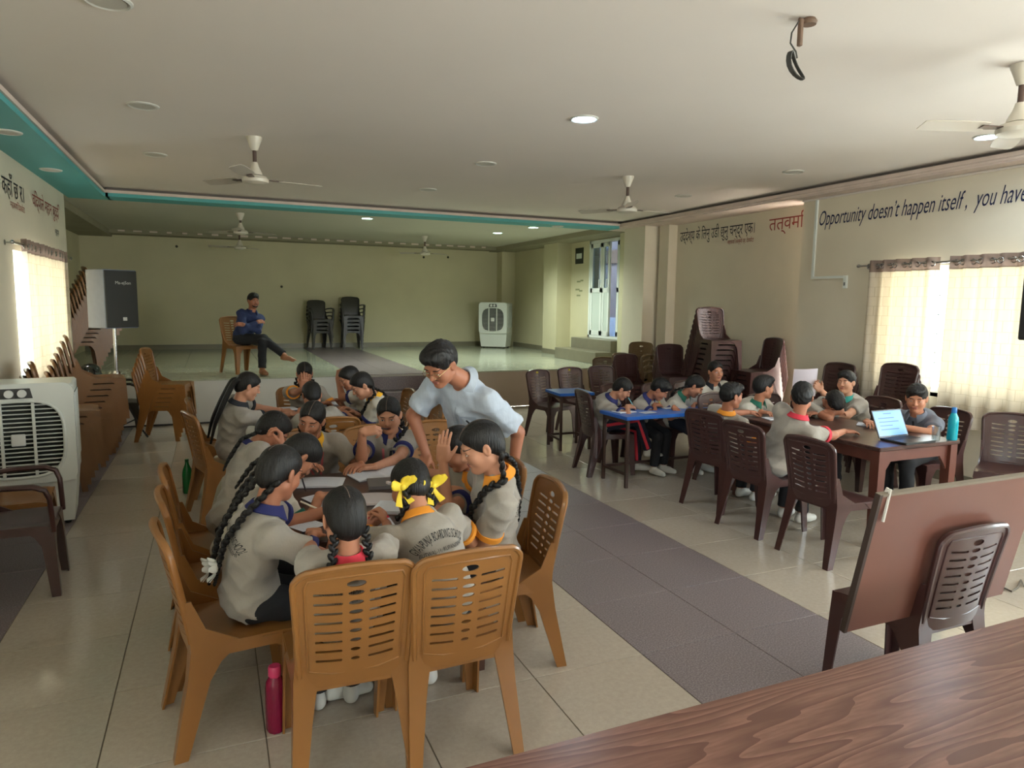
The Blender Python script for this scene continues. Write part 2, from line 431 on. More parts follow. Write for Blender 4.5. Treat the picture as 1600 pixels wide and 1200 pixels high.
# left soffit and stage beam in teal, right soffit in plaster; each with a lip and a recessed riser
def soffit(name, x0, x1, y0, y1, m, lip_side):
    o = struct(name, MB().box(x0, x1, y0, y1, FZ, FZ + .055), m)
    e = {'+x': (x1 - .05, x1 + .018, y0, y1), '-x': (x0 - .018, x0 + .05, y0, y1), '-y': (x0, x1, y0 - .018, y0 + .05)}[lip_side]
    MB().box(e[0], e[1], e[2], e[3], FZ + .045, FZ + .082).obj('lip', m_lip, o, False)
    i = {'+x': (x0, x1 - .07, y0, y1), '-x': (x0 + .07, x1, y0, y1), '-y': (x0, x1, y0 + .06, y1)}[lip_side]
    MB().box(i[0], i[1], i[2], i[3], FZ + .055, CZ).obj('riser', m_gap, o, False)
    return o
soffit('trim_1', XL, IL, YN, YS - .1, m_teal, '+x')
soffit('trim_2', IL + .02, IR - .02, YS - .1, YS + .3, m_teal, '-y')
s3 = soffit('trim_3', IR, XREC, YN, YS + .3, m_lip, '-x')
# run of worn plaster ornaments on the right lip
MB().tube([(IR - .012, y, FZ + .03) for y in np.linspace(YN, YS - .1, 40)], .016, 8).obj('moulding', m_lip, s3)
MB().tube([(XR - .012, y, FZ - .012) for y in np.linspace(YN, 6.67, 30)], .014, 8).obj('moulding', m_ceil, s3)
MB().box(XL, IL + .05, YS - .1, YS + .3, FZ, FZ + .055).obj('corner_panel', m_teal, bpy.data.objects['trim_1'], False)
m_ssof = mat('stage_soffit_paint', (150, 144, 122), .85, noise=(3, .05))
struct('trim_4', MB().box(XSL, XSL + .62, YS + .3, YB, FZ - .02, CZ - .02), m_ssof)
b = MB().box(XSL + .62, 6.75, YB - .5, YB, FZ + .02, CZ - .02)
o = struct('trim_5', b, m_ssof)
orn = MB().box(-.09, .09, -.012, 0, -.02, .02).mesh('plaster_ornament', [m_lip], False)
for k in range(28):
    w = link('plaster_ornament', orn, o, (-1.7 + k * .3, YB - .5, FZ + .075)); w.scale = (random.uniform(.5, 1.1), 1, random.uniform(.7, 1.1))
struct('trim_6', MB().box(6.75, XSR, YS + .3, YB, FZ, CZ - .02), m_ssof)

# windows -------------------------------------------------------------
m_pane = glass_pane_mat('window_glass'); m_bar = mat('window_grille_iron', (196, 196, 190), .5)
wn = [0]
def window(x, xo, h, side):
    wn[0] += 1; y0, y1, z0, z1 = h; xm = (x + xo) / 2; d = .03
    o = struct('window_%d' % wn[0], MB().box(xm - d, xm + d, y0, y1, z0, z0 + .06).box(xm - d, xm + d, y0, y1, z1 - .06, z1).box(xm - d, xm + d, y0, y0 + .06, z0, z1).box(xm - d, xm + d, y1 - .06, y1, z0, z1), m_white)
    n = 3; w = (y1 - y0 - .12) / n
    for k in range(n):
        a = y0 + .06 + k * w; c = a + w
        if k: MB().box(xm - d, xm + d, a - .025, a + .025, z0 + .06, z1 - .06).obj('mullion', m_white, o, False)
        MB().box(xm - .003, xm + .003, a + .02, c - .02, z0 + .06, z1 - .06).obj('pane', m_pane, o, False)
    # brick-pattern safety grille on the outside face
    xg = xo - .02 if side > 0 else xo + .02
    rows = 13; rh = (z1 - z0) / rows; g = MB()
    for r_ in range(rows + 1): g.box(xg - .006, xg + .006, y0, y1, z0 + r_ * rh - .006, z0 + r_ * rh + .006)
    for r_ in range(rows):
        yy = y0 + (.1 if r_ % 2 else 0.2)
        while yy < y1:
            g.box(xg - .006, xg + .006, yy - .006, yy + .006, z0 + r_ * rh, z0 + r_ * rh + rh); yy += .2
    g.obj('grille', m_bar, o, False)
    MB().box(min(x, xo) - (.03 if side < 0 else .0), max(x, xo) + (.03 if side > 0 else 0), y0 - .03, y1 + .03, z0 - .03, z0).obj('sill', m_white, o, False)
    MB().box(min(xo, xo + side * .65), max(xo, xo + side * .65), y0 - .2, y1 + .2, z1 + .06, z1 + .14).obj('added_sunshade', m_wall, o, False)  # unseen slab added to hold steep skylight off the floor
    portal('portal_window', (xo + side * .03, (y0 + y1) / 2, (z0 + z1) / 2), (y1 - y0, z1 - z0), (-side, 0, 0))
for h in WR: window(XR, XR + .24, h, 1)
for h in WL: window(XL, XL - .24, h, -1)
for h in WF:
    wn[0] += 1; zt = 2.4
    o = struct('window_%d' % wn[0], MB().box(h[0], h[1], YN - .12, YN - .06, WZ0, WZ0 + .06).box(h[0], h[1], YN - .12, YN - .06, zt - .06, zt).box(h[0], h[0] + .06, YN - .12, YN - .06, WZ0, zt).box(h[1] - .06, h[1], YN - .12, YN - .06, WZ0, zt), m_white)
    for k in range(2):
        w = (h[1] - h[0]) / 2; MB().box(h[0] + k * w + .05, h[0] + k * w + w - .05, YN - .095, YN - .088, WZ0 + .05, zt - .05).obj('pane', m_pane, o, False)
    MB().box(h[0] - .2, h[1] + .2, YN - .85, YN - .2, zt + .06, zt + .14).obj('added_sunshade', m_wall, o, False)  # same kind of added slab, out of view, limiting skylight
    portal('portal_window', ((h[0] + h[1]) / 2, YN - .23, (WZ0 + zt) / 2), (h[1] - h[0], zt - WZ0), (0, 1, 0))

# curtains --------------------------------------------------------------
m_curt = cloth_trans_mat('cream_curtain', (214, 204, 188), (190, 172, 144), .20)
def curtain_brick_lines(m):
    # thin darker brick-like lines mixed into the curtain colours
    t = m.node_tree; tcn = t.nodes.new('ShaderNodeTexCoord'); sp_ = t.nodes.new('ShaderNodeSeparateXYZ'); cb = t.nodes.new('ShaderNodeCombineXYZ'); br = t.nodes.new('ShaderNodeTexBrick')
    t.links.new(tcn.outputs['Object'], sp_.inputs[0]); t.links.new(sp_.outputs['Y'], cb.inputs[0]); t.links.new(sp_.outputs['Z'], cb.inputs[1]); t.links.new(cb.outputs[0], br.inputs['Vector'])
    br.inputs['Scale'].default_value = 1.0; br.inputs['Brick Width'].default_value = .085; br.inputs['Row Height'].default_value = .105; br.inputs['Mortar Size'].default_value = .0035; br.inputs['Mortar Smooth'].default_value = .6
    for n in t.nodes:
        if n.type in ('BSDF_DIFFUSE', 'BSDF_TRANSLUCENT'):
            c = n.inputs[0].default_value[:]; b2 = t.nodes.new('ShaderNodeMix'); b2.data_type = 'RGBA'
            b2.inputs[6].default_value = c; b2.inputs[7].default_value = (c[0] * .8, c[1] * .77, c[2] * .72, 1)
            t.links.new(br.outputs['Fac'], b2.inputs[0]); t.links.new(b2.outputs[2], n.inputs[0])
curtain_brick_lines(m_curt)
m_hdr = cloth_trans_mat('taupe_curtain_header', (150, 132, 122), (120, 100, 90), .25)
m_steel = mat('brushed_steel', (190, 190, 190), .25, 1)
def curtain(x, side, y0, y1, z0, z1, label, group=None, folds=6, seed=1, flare=0.0):
    r_ = random.Random(seed); o = thing('curtain', label, 'curtain', (x, (y0 + y1) / 2, z0), 0, group)
    n = 90; w = y1 - y0; ph = r_.random() * 6
    def wave(t, k): return .035 * math.sin(2 * PI * folds * t + ph + .5 * math.sin(5 * t + ph)) * (1 - .25 * k) + .008 * math.sin(17 * t + ph)
    def strip(za, zb, rows, off):
        v = []; f = []
        for i in range(rows + 1):
            k = i / rows; z = za + (zb - za) * k
            for j in range(n + 1):
                t = j / n; kk = (z1 - z) / (z1 - z0)
                yy = (t - .5) * w * (1 - flare * kk * .0) + flare * kk * (t - .5) * w
                v.append((-side * (.07 + off) + wave(t, kk), yy, z - z0 + (.015 * math.sin(9 * t + ph) if i == 0 and za == z0 else 0)))
        for i in range(rows):
            for j in range(n):
                a = i * (n + 1) + j; f.append((a, a + 1, a + n + 2, a + n + 1))
        return MB().add(v, f)
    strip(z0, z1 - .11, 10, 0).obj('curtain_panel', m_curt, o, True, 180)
    h_ = strip(z1 - .12, z1 + .01, 2, .002).obj('header_band', m_hdr, o, True, 180)
    for k in range(2 * folds):
        t = (k + .5) / (2 * folds); y = (t - .5) * w
        ring = [(-side * .082 + wave(t, 0), y + .026 * math.cos(a), z1 - z0 - .055 + .026 * math.sin(a)) for a in np.linspace(0, 2 * PI, 13)[:-1]]
        MB().tube(ring, .006, 6, closed=True).obj('eyelet', m_steel, h_)
    return o
def rod(x, side, y0, y1, z, label):
    o = thing('curtain_rod', label, 'curtain rod', (x, (y0 + y1) / 2, z)); w = (y1 - y0) / 2; d = -side * .075
    MB().tube([(d, -w, 0), (d, w, 0)], .011, 10).obj('rod', m_steel, o)
    for s in (-1, 1):
        MB().ell((d, s * (w + .015), 0), (.02, .026, .02)).obj('finial', m_steel, o)
        MB().tube([(0, s * (w - .06), 0), (d, s * (w - .06), 0)], .008, 8).lathe([(.025, 0), (.025, .006)], (0 if side < 0 else -.006, s * (w - .06), 0), 12, axis='X').obj('bracket', m_steel, o)
ZC = 2.27
rod(XR, 1, 2.98, 5.72, ZC - .055 + .01, 'steel curtain rod over the window right of the conduit')
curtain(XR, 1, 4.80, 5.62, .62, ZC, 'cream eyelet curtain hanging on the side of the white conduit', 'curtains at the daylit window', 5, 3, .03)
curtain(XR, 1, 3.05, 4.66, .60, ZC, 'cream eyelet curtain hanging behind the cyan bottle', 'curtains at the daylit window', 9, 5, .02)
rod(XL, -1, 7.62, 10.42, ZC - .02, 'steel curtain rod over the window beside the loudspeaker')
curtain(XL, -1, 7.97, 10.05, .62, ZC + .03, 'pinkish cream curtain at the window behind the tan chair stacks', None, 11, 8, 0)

# white door beside the stage ---------------------------------------------
dr = struct('door_1', MB().box(XSR - .03, XSR + .06, DY0, DY1, DZ0, DZ0 + .05).box(XSR - .03, XSR + .06, DY0, DY1, DZ1 - .06, DZ1).box(XSR - .03, XSR + .06, DY0, DY0 + .06, DZ0, DZ1).box(XSR - .03, XSR + .06, DY1 - .06, DY1, DZ0, DZ1), m_white)
m_dpan = mat('door_panel_grey', (204, 212, 206), .45)
def leaf(y0, y1, x, ang):
    """door leaf with glass above and panel below, hinged at y1"""
    e = bpy.data.objects.new('door_leaf', MB().box(-.02, .02, -(y1 - y0), -(y1 - y0) + .07, 0, DZ1 - DZ0 - .12).box(-.02, .02, -.07, 0, 0, DZ1 - DZ0 - .12).box(-.02, .02, -(y1 - y0), 0, 0, .09).box(-.02, .02, -(y1 - y0), 0, .88, .97).box(-.02, .02, -(y1 - y0), 0, DZ1 - DZ0 - .2, DZ1 - DZ0 - .12).mesh('door_leaf', [m_white], False))
    COL.objects.link(e); e.parent = dr; e.location = (x, y1, DZ0 + .055); e.rotation_euler = (0, 0, ang)
    MB().box(-.006, .006, -(y1 - y0) + .07, -.07, .09, .88).obj('door_panel', m_dpan, e, False)
    MB().box(-.004, .004, -(y1 - y0) + .07, -.07, .97, DZ1 - DZ0 - .2).obj('pane', m_pane, e, False)
    MB().tube([(-.02, -(y1 - y0) + .04, .98), (-.06, -(y1 - y0) + .04, .98), (-.06, -(y1 - y0) + .04, 1.14), (-.02, -(y1 - y0) + .04, 1.14)], .01, 8).obj('door_handle', m_white, e)
leaf(12.36, DY1 - .06, XSR + .0, 0); leaf(12.02, 12.36, XSR + .02, R(-8)); leaf(DY0 + .06, 11.78, XSR + .0, 0)
portal('portal_door', (XSR + .25, (DY0 + DY1) / 2, (DZ0 + DZ1) / 2), (DY1 - DY0, DZ1 - DZ0), (-1, 0, 0))
# the neighbouring house seen through the door gap
nb = thing('covered_passage', 'dim blue passage wall seen through the gap of the white door', 'passage', (8.6, 13.0, 0))
m_nb = mat('outside_wall_blue', (92, 108, 138), .8, noise=(1, .1))
MB().box(0, .2, -3, 6, 0, 1.45).obj('lower_wall', mat('outside_tin_sheet', (96, 160, 226), .6, noise=(2, .06)), nb, False)
MB().box(.02, .2, -3, 6, 1.45, 3.4).obj('upper_wall', m_nb, nb, False)
MB().box(-1.02, .2, -3, 6, 3.4, 3.55).obj('roof_slab', m_gap, nb, False)
MB().box(-1.02, .2, -3, 6, .85, 1.0).obj('passage_floor', m_gap, nb, False)
MB().box(-1.02, .0, -3, -2.9, 1.0, 3.4).obj('end_wall', m_nb, nb, False)
MB().box(-.06, 0, -3, 6, 2.7, 3.0).obj('dark_beam', mat('dark_beam', (40, 44, 52), .7), nb, False)

# conduit and switch on the right wall
cd = thing('cable_conduit', 'white plastic conduit running down the wall to a switch', 'conduit', (XR, 6.45, 2.1))
MB().box(-.022, 0, -.015, .015, .03, .97).obj('conduit', m_white, cd, False)
MB().box(-.022, 0, -.5, .015, .0, .03).obj('conduit', m_white, cd, False)
MB().rbox(-.03, 0, -.52, -.47, -.12, .03, .006).obj('switch_box', m_white, cd)
MB().box(-.034, -.029, -.505, -.485, -.09, -.05).obj('switch_lever', mat('switch_grey', (120, 120, 116), .4), cd, False)
# loudspeaker edge on the right wall
ws = thing('wall_speaker', 'dark wall loudspeaker hung over the curtain at the daylit window', 'loudspeaker', (6.5, 3.52, 1.5))
MB().rbox(-.16, .16, -.2, .2, 0, .78, .02).obj('cabinet', mat('speaker_black', (44, 42, 42), .5), ws)
MB().box(.16, .34, -.04, .04, .3, .42).obj('bracket', m_gap, ws, False)

# painted writing ----------------------------------------------------------
def wall_text(body, x, yc, z, size, side, col, label, shear=0, width=None, slope=0.0, cat='wall lettering'):
    v, f = text_mesh(body, size, 'CENTER', shear, 0, .0)
    xs_ = [p[0] for p in v]; w = max(xs_) - min(xs_); k = (width / w) if width else 1; c0 = (max(xs_) + min(xs_)) / 2
    sgn = -1 if side > 0 else 1        # on the right wall text runs towards -y
    pts = [(-side * .004, sgn * (p[0] - c0) * k, p[1] + slope * (p[0] - c0)) for p in v]
    o = MB().add(pts, f).obj('wall_lettering', mat('paint_%d_%d_%d' % col, col, .7), None, False, loc=(x, yc, z))
    return tag(o, label, cat)
navy = (28, 34, 72); blk = (38, 38, 44); red = (150, 62, 52)
wall_text('Opportunity doesn\u2019t happen itself ,  you have', XR, 5.225, 2.745, .25, 1, navy, 'navy cursive sentence starting with Opportunity above the curtains', .35, 2.36, 0.0)
wall_text('\u0909\u0926\u094d\u0926\u0947\u0936\u094d\u092f \u0915\u0947 \u093f\u0932\u0928\u0941 \u0909\u0921\u0940 \u091b\u0941\u0928\u0941 \u091a\u0928\u094d\u0926\u094d\u0930 \u090f\u0915\u0964', XREC, 8.70, 2.80, .23, 1, blk, 'black Devanagari sentence painted in the wall recess', 0, 1.72)
wall_text('\u092e\u0939\u093e\u0915\u0935\u093f \u0932\u0915\u094d\u0937\u094d\u092e\u0940 \u092a\u094d\u0930. \u0926\u0947\u0935\u0915\u094b\u091f\u093e', XREC, 8.12, 2.675, .085, 1, red, 'small red Devanagari signature line under the black sentence', 0, .55)
wall_text('\u0924\u0924\u094d\u0935\u092e\u093f\u0938', XREC, 7.17, 2.80, .25, 1, red, 'large red Devanagari word at the recess corner', 0, .78)
wall_text('\u0928\u0941\u0939\u0947\u0915\u094b \u0915\u0939\u093e\u0901 \u091b \u0930\u0964', XL, 7.85, 2.70, .24, -1, blk, 'black Devanagari words on the wall above the pinkish curtain', 0, 1.35)
wall_text('\u092e\u0939\u093e\u0915\u0935\u093f \u0926\u0947\u0935\u0915\u094b\u091f\u093e', XL, 8.25, 2.60, .085, -1, red, 'small faded red line under the black words near the curtain', 0, .55)
wall_text('\u0935\u093f\u0926\u094d\u092f\u093e\u0932\u0947 \u092e\u0939\u093e\u0928 \u092c\u0941\u0926\u094d\u0926\u093f', XL, 9.62, 2.72, .2, -1, red, 'red Devanagari words on the wall close to the stage', 0, 1.45)
wall_text('\u092c\u0941\u0926\u094d\u0927', XL, 10.1, 2.52, .09, -1, blk, 'tiny dark signature below the red words near the stage', 0, .22)
# notice board beside the door
nb_ = thing('notice_sign', 'small dark square sign on the wall left of the white door', 'sign', (XSR - .001, 13.35, 2.62))
MB().box(-.012, 0, -.17, .17, 0, .34).obj('sign_board', mat('sign_black', (36, 44, 38), .5), nb_, False)
MB().box(-.014, -.012, -.12, .12, .11, .22).obj('sign_stripe', m_dpan, nb_, False)
m_stain = mat('faded_paint', (140, 140, 108), .8)
fm = thing('faded_marks', 'faded pencil marks on the wall below the dark sign', 'wall marks', (XSR, 13.38, 1.9))
for k, (dy, z_, w_) in enumerate([(0, 2.22, .1), (-.14, 2.24, .08), (.05, 2.05, .11), (-.1, 2.02, .09), (0, 1.92, .1)]):
    MB().box(-.004, -.001, dy - w_, dy + w_ * .6, z_ - 1.9, z_ - 1.865).obj('pencil_mark', m_stain, fm, False)
for k, (u, v_, lb) in enumerate([(276, 385, 'dark fixing hole high on the back wall near the loudspeaker'), (662, 402, 'dark fixing hole high on the back wall above the black armchair stacks'), (700, 402, 'dark fixing hole high on the back wall closest to the corner pillar'), (440, 448, 'small hole in the back wall beside the head of the seated man'), (556, 490, 'small low hole in the back wall beside the black armchair stacks')]):
    p = aty(u, v_, YB - .002)
    tag(MB().lathe([(.02, 0), (.03, .004), (.02, .006)], (p[0], YB - .008, p[2]), 8, axis='Y').obj('wall_hole', mat('dark_hole', (56, 52, 40), .8), None), lb, 'wall hole')

# ceiling lights ------------------------------------------------------------
m_ring = mat('lamp_ring', (206, 204, 198), .5); m_off = mat('lamp_diffuser_off', (196, 192, 184), .5)
def led(name, c, s): return mat(name, (235, 245, 255), .5, emit=(c, s))
m_on = led('lamp_cool_on', (196, 226, 255), 26); m_ong = led('lamp_mint_on', (190, 255, 226), 14)
lamps = []
def downlight(x, y, z, on, label, r_=.1, group=None, power=0, col=(1, 1, 1)):
    o = thing('ceiling_downlight', label, 'ceiling light', (x, y, z), 0, group)
    MB().lathe([(r_ - .012, -.004), (r_, -.012), (r_ + .012, -.006), (r_ + .014, 0)], n=24).obj('bezel', m_ring, o)
    MB().lathe([(.001, -.008), (r_ - .014, -.008), (r_ - .012, -.002)], n=24).obj('diffuser', {0: m_off, 1: m_on, 2: m_ong}[on], o)
    if power:
        l = bpy.data.lights.new('downlight_lamp', 'SPOT'); l.energy = power; l.color = col; l.spot_size = R(150); l.spot_blend = .6; l.shadow_soft_size = .08
        q = bpy.data.objects.new('downlight_lamp', l); COL.objects.link(q); q.parent = o; q.location = (0, 0, -.03)
for x, y, on, lb in [(-.42, 4.05, 0, 'unlit round ceiling light near the teal soffit, first in its row'), (-.43, 6.05, 0, 'unlit round ceiling light near the teal soffit, second in its row'), (-.48, 8.0, 0, 'unlit round ceiling light near the teal soffit, third in its row'),
                     (2.72, 4.92, 1, 'bright white ceiling light above the middle aisle'), (2.66, 6.9, 0, 'unlit round ceiling light above the aisle between the two fans'), (2.6, 8.8, 0, 'unlit round ceiling light above the aisle close to the stage beam'),
                     (5.78, 5.8, 0, 'unlit round ceiling light near the plaster moulding above the boys'), (6.03, 3.92, 1, 'lit ceiling light beside the moulding, behind the fan blade'), (5.78, 7.7, 0, 'unlit round ceiling light near the plaster moulding above the recess')]:
    downlight(x, y, CZ, on, lb, .1, None, 22 if on else 0, (.8, .92, 1))
for x, y, lb in [(-1.47, 6.9, 'flat light in the teal soffit above the curtain rod end'), (-1.5, 8.7, 'flat light in the teal soffit above the red writing'), (5.5, 10.8, 'unlit light in the teal beam by the right wall')]: downlight(x, y, FZ, 0, lb, .09)
for x, y, lb in [(2.5, 12.15, 'lit mint ceiling light over the middle of the stage'), (5.4, 13.3, 'lit mint ceiling light over the stage above the white cooler'), (5.6, 12.0, 'lit mint ceiling light over the stage closest to the white door')]:
    downlight(x, y, CZ - .02, 2, lb, .1, None, 150, (.88, 1, .88))
# ================================================================== plastic chairs
m_tan = mat('tan_plastic', (138, 92, 46), .32, noise=(7, .05), rand=.05, coat=.15)
m_maroon = mat('maroon_plastic', (68, 42, 40), .3, noise=(7, .05), rand=.06, coat=.1)
m_olive = mat('olive_brown_plastic', (104, 80, 48), .35, rand=.05)
m_black = mat('dark_plastic', (46, 42, 36), .35, rand=.05)
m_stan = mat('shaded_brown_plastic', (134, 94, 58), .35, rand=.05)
def backy(z): return -.19 - .085 * max(0, (z - .42) / .45) ** 1.15
def backpt(x, z, w): return (x, backy(z) - .02 * (1 - (x / .21) ** 2) - w, z)
def l_leg(st, sx, sy):
    """L-section leg: stations (x, y, z, wx, wy), corner outside, arms run towards sx, sy"""
    rings = []
    for x, y, z, wx, wy in st:
        t = .009; q = [(0, 0), (wx, 0), (wx, t), (t * 1.4, t * 1.4), (t, wy), (0, wy)]
        rings.append([(x + a * sx, y + b * sy, z) for a, b in q])
    if sx * sy < 0: rings = [list(reversed(r_)) for r_ in rings]
    return MB().loft(rings[::-1], True, True, True)
def back_outline(hw0, hw1, z0, z1, r_):
    P = []
    for k in range(7): P.append((-hw0 + 2 * hw0 * k / 6, z0))
    for k in range(1, 9): P.append((hw0 + (hw1 - hw0) * k / 9, z0 + (z1 - r_ - z0) * k / 9))
    for k in range(7):
        a = R(90 * k / 6); P.append((hw1 - r_ + r_ * math.cos(a), z1 - r_ + r_ * math.sin(a)))
    for k in range(1, 8):
        x = (hw1 - r_) * (1 - 2 * k / 8); P.append((x, z1 + .012 * (1 - (x / (hw1 - r_)) ** 2)))
    for k in range(7):
        a = R(90 + 90 * k / 6); P.append((-hw1 + r_ + r_ * math.cos(a), z1 - r_ + r_ * math.sin(a)))
    for k in range(8, 0, -1): P.append((-hw0 - (hw1 - hw0) * k / 9, z0 + (z1 - r_ - z0) * k / 9))
    return P
def slots(top, rows, dz, xa, xb):
    H = []
    def ov(cx, cz, a, b_): H.append([(cx + a * math.cos(2 * PI * k / 12), cz + b_ * math.sin(2 * PI * k / 12)) for k in range(12)])
    ov(0, top, .034, .0135)
    for i in range(rows):
        z = top - .036 - dz * i; ov(0, z, .028 - .0017 * i, .0095 - .0004 * i)
        for s in (-1, 1):
            t = .0048; x0, x1 = xa, xb - .0012 * i; e = .006
            q = [(x0, z - t), ((x0 + x1) / 2, z - t + e * .35), (x1, z - t + e), (x1 + .003, z + e), (x1, z + t + e), ((x0 + x1) / 2, z + t + e * .35), (x0, z + t), (x0 - .003, z)]
            q = [(s * a, b_) for a, b_ in q]; H.append(q if s > 0 else q[::-1])
    return H
def make_seat(m, root):
    nx, ny = 12, 12; v = []
    def hw(y): return .205 + .02 * (y + .2) / .41
    for j in range(ny + 1):
        y = -.205 + .42 * j / ny
        for i in range(nx + 1):
            t = -1 + 2 * i / nx; x = t * hw(y)
            z = .44 - .012 * (1 - t * t) * math.sin(PI * min(1, max(0, j / ny))) + (-.012 * ((y - .14) / .075) ** 2 if y > .14 else 0) - (.006 if abs(t) == 1 else 0)
            v.append((x, y, z))
    f = [(j * (nx + 1) + i, j * (nx + 1) + i + 1, (j + 1) * (nx + 1) + i + 1, (j + 1) * (nx + 1) + i) for j in range(ny) for i in range(nx)]
    ring = [i for i in range(nx + 1)] + [j * (nx + 1) + nx for j in range(1, ny + 1)] + [ny * (nx + 1) + i for i in range(nx - 1, -1, -1)] + [j * (nx + 1) for j in range(ny - 1, 0, -1)]
    n = len(v)
    for k in ring: x, y, z = v[k]; v.append((x * 1.02, y * 1.02, z - .05))
    for k in range(len(ring)): a, c = ring[k], ring[(k + 1) % len(ring)]; f.append((c, a, n + k, n + (k + 1) % len(ring)))
    n2 = len(v)
    for k in range(len(ring)): x, y, z = v[n + k]; v.append((x * .96, y * .96, z + .0))
    for k in range(len(ring)): f.append((n + (k + 1) % len(ring), n + k, n2 + k, n2 + (k + 1) % len(ring)))
    n3 = len(v)
    for k in range(len(ring)): x, y, z = v[ring[k]]; v.append((x * .95, y * .95, z - .01))
    for k in range(len(ring)): f.append((n2 + (k + 1) % len(ring), n2 + k, n3 + k, n3 + (k + 1) % len(ring)))
    f.append(tuple(n3 + k for k in range(len(ring) - 1, -1, -1)))
    MB().add(v, f).obj('seat', m, root)
def make_chair(m, arms=False, solid=False):
    root = bpy.data.objects.new('plastic_armchair' if arms else 'plastic_chair', None); COL.objects.link(root); root.empty_display_size = .1
    make_seat(m, root)
    b = MB(); ol = back_outline(.188, .212, .405, .862, .06)
    thick_sheet(b, ol, [] if solid else slots(.80, 8, .0375, .048, .142), lambda x, z, w: backpt(x, z, w), .007)
    bk = b.obj('backrest', m, root, True, 30)
    rim = MB(); pts = [p for p in ol if not (abs(p[1] - .405) < 1e-6)]
    rim.tube([backpt(x * .985, z - (.006 if z > .83 else 0), .002) for x, z in pts], [.012] * len(pts), 8, flat=(1, 1.25))
    rim.obj('back_rim', m, bk)
    q = [(-.160, .47), (-.166, .62), (-.172, .80), (-.16, .825), (-.1, .83), (0, .832), (.1, .83), (.16, .825), (.172, .80), (.166, .62), (.160, .47), (.08, .452), (-.08, .452)]
    MB().tube([backpt(x, z, .006) for x, z in q], .0048, 6, closed=True).obj('back_rib', m, bk)
    for s in (-1, 1):
        l_leg([(s * .224, .222, .425, .17, .17), (s * .226, .224, .37, .10, .10), (s * .228, .227, .31, .068, .068), (s * .236, .24, 0, .044, .046)], -s, -1).obj('leg', m, root)
        l_leg([(s * .207, backy(.62) - .006, .62, .022, .03), (s * .206, backy(.5) - .01, .50, .05, .06), (s * .212, -.208, .425, .085, .19), (s * .214, -.216, .36, .075, .115), (s * .216, -.226, .29, .066, .082), (s * .232, -.285, 0, .044, .05)], -s, 1).obj('leg', m, root)
        if arms:
            P = [(s * .205, -.22, .66), (s * .235, -.15, .675), (s * .262, 0, .685), (s * .268, .14, .68), (s * .262, .195, .655), (s * .252, .215, .60), (s * .24, .222, .46), (s * .236, .224, .40)]
            MB().tube(P, [.02, .026, .03, .03, .028, .026, .026, .024], 10, flat=(1, .55)).obj('armrest', m, root)
    return root
PT, PM, PO, PB, PA, PBr = make_chair(m_tan), make_chair(m_maroon), make_chair(m_olive, True), make_chair(m_black, True, True), make_chair(m_maroon, True), make_chair(m_stan)
F = {k: [] for k in ('t', 'm', 'o', 'b', 'a', 'r')}
PR = {'t': PT, 'm': PM, 'o': PO, 'b': PB, 'a': PA, 'r': PBr}
def chair(k, x, y, ang, label, z=0.0, group=None):
    """ang = facing direction in degrees from +x"""
    return place(PR[k], F[k], (x, y, z), R(ang - 90), label, 'chair', group)
def stack(k, x, y, ang, n, what, z=0.0, dz=.062, dy=.022, label0=None):
    d = (math.cos(R(ang)), math.sin(R(ang)))
    for i in range(n):
        lb = '%s, %s of the %s' % ({'t': 'tan chair', 'm': 'maroon chair', 'o': 'olive armchair', 'b': 'black armchair', 'r': 'brown chair'}[k],
             'topmost' if i == n - 1 else ('bottom one' if i == 0 else ORD[n - i] + ' from top'), what)
        chair(k, x + d[0] * dy * i, y + d[1] * dy * i, ang, lb, z + dz * i, what)

# chairs at the front table
chair('t', .43, 2.57, 88, 'tan plastic chair with the red-collared girl, its back slots facing the wood table')
chair('t', .82, 2.555, 92, 'tan plastic chair under the girl with yellow ribbons')
chair('t', 1.27, 3.07, 174, 'tan plastic chair of the girl with the longest braid, beside the grey floor strip')
chair('t', .05, 3.0, 9, 'tan plastic chair under the girl with white bows')
chair('t', .03, 3.52, 4, 'tan plastic chair next to the chair of the white-bowed girl')
chair('t', .01, 4.02, 2, 'tan plastic chair at the front table closest to the green bottle')
chair('t', .56, 4.62, -85, 'tan plastic chair of the girl with yellow collar and pink lanyard')
chair('t', 1.02, 4.62, -92, 'tan plastic chair of the girl holding a pen to her lips')
chair('t', 1.27, 3.56, 178, 'tan plastic chair of the girl raising her hand, below the bending man')
chair('t', 1.47, 4.66, -100, 'empty tan plastic chair behind the bending man')
# chairs at the second table
chair('t', .06, 6.02, 16, 'tan plastic chair of the girl with two long ponytails')
chair('t', .80, 5.62, 94, 'tan plastic chair at the second table with its back to the front table')
chair('t', .78, 7.12, -90, 'tan plastic chair of the girl covering her face')
chair('t', 1.50, 5.72, 178, 'tan plastic chair of the yellow-collared girl at the second table')
chair('t', 1.52, 6.26, 180, 'tan plastic chair of the girl resting her head on her fist')
chair('t', 1.54, 6.80, 182, 'empty tan plastic chair at the second table nearest the granite steps')
chair('t', .05, 6.75, 0, 'empty tan plastic chair between the tan stack and the second table')
stack('t', -.62, 9.62, -12, 6, 'stack standing alone before the stage', 0, .055, .02)
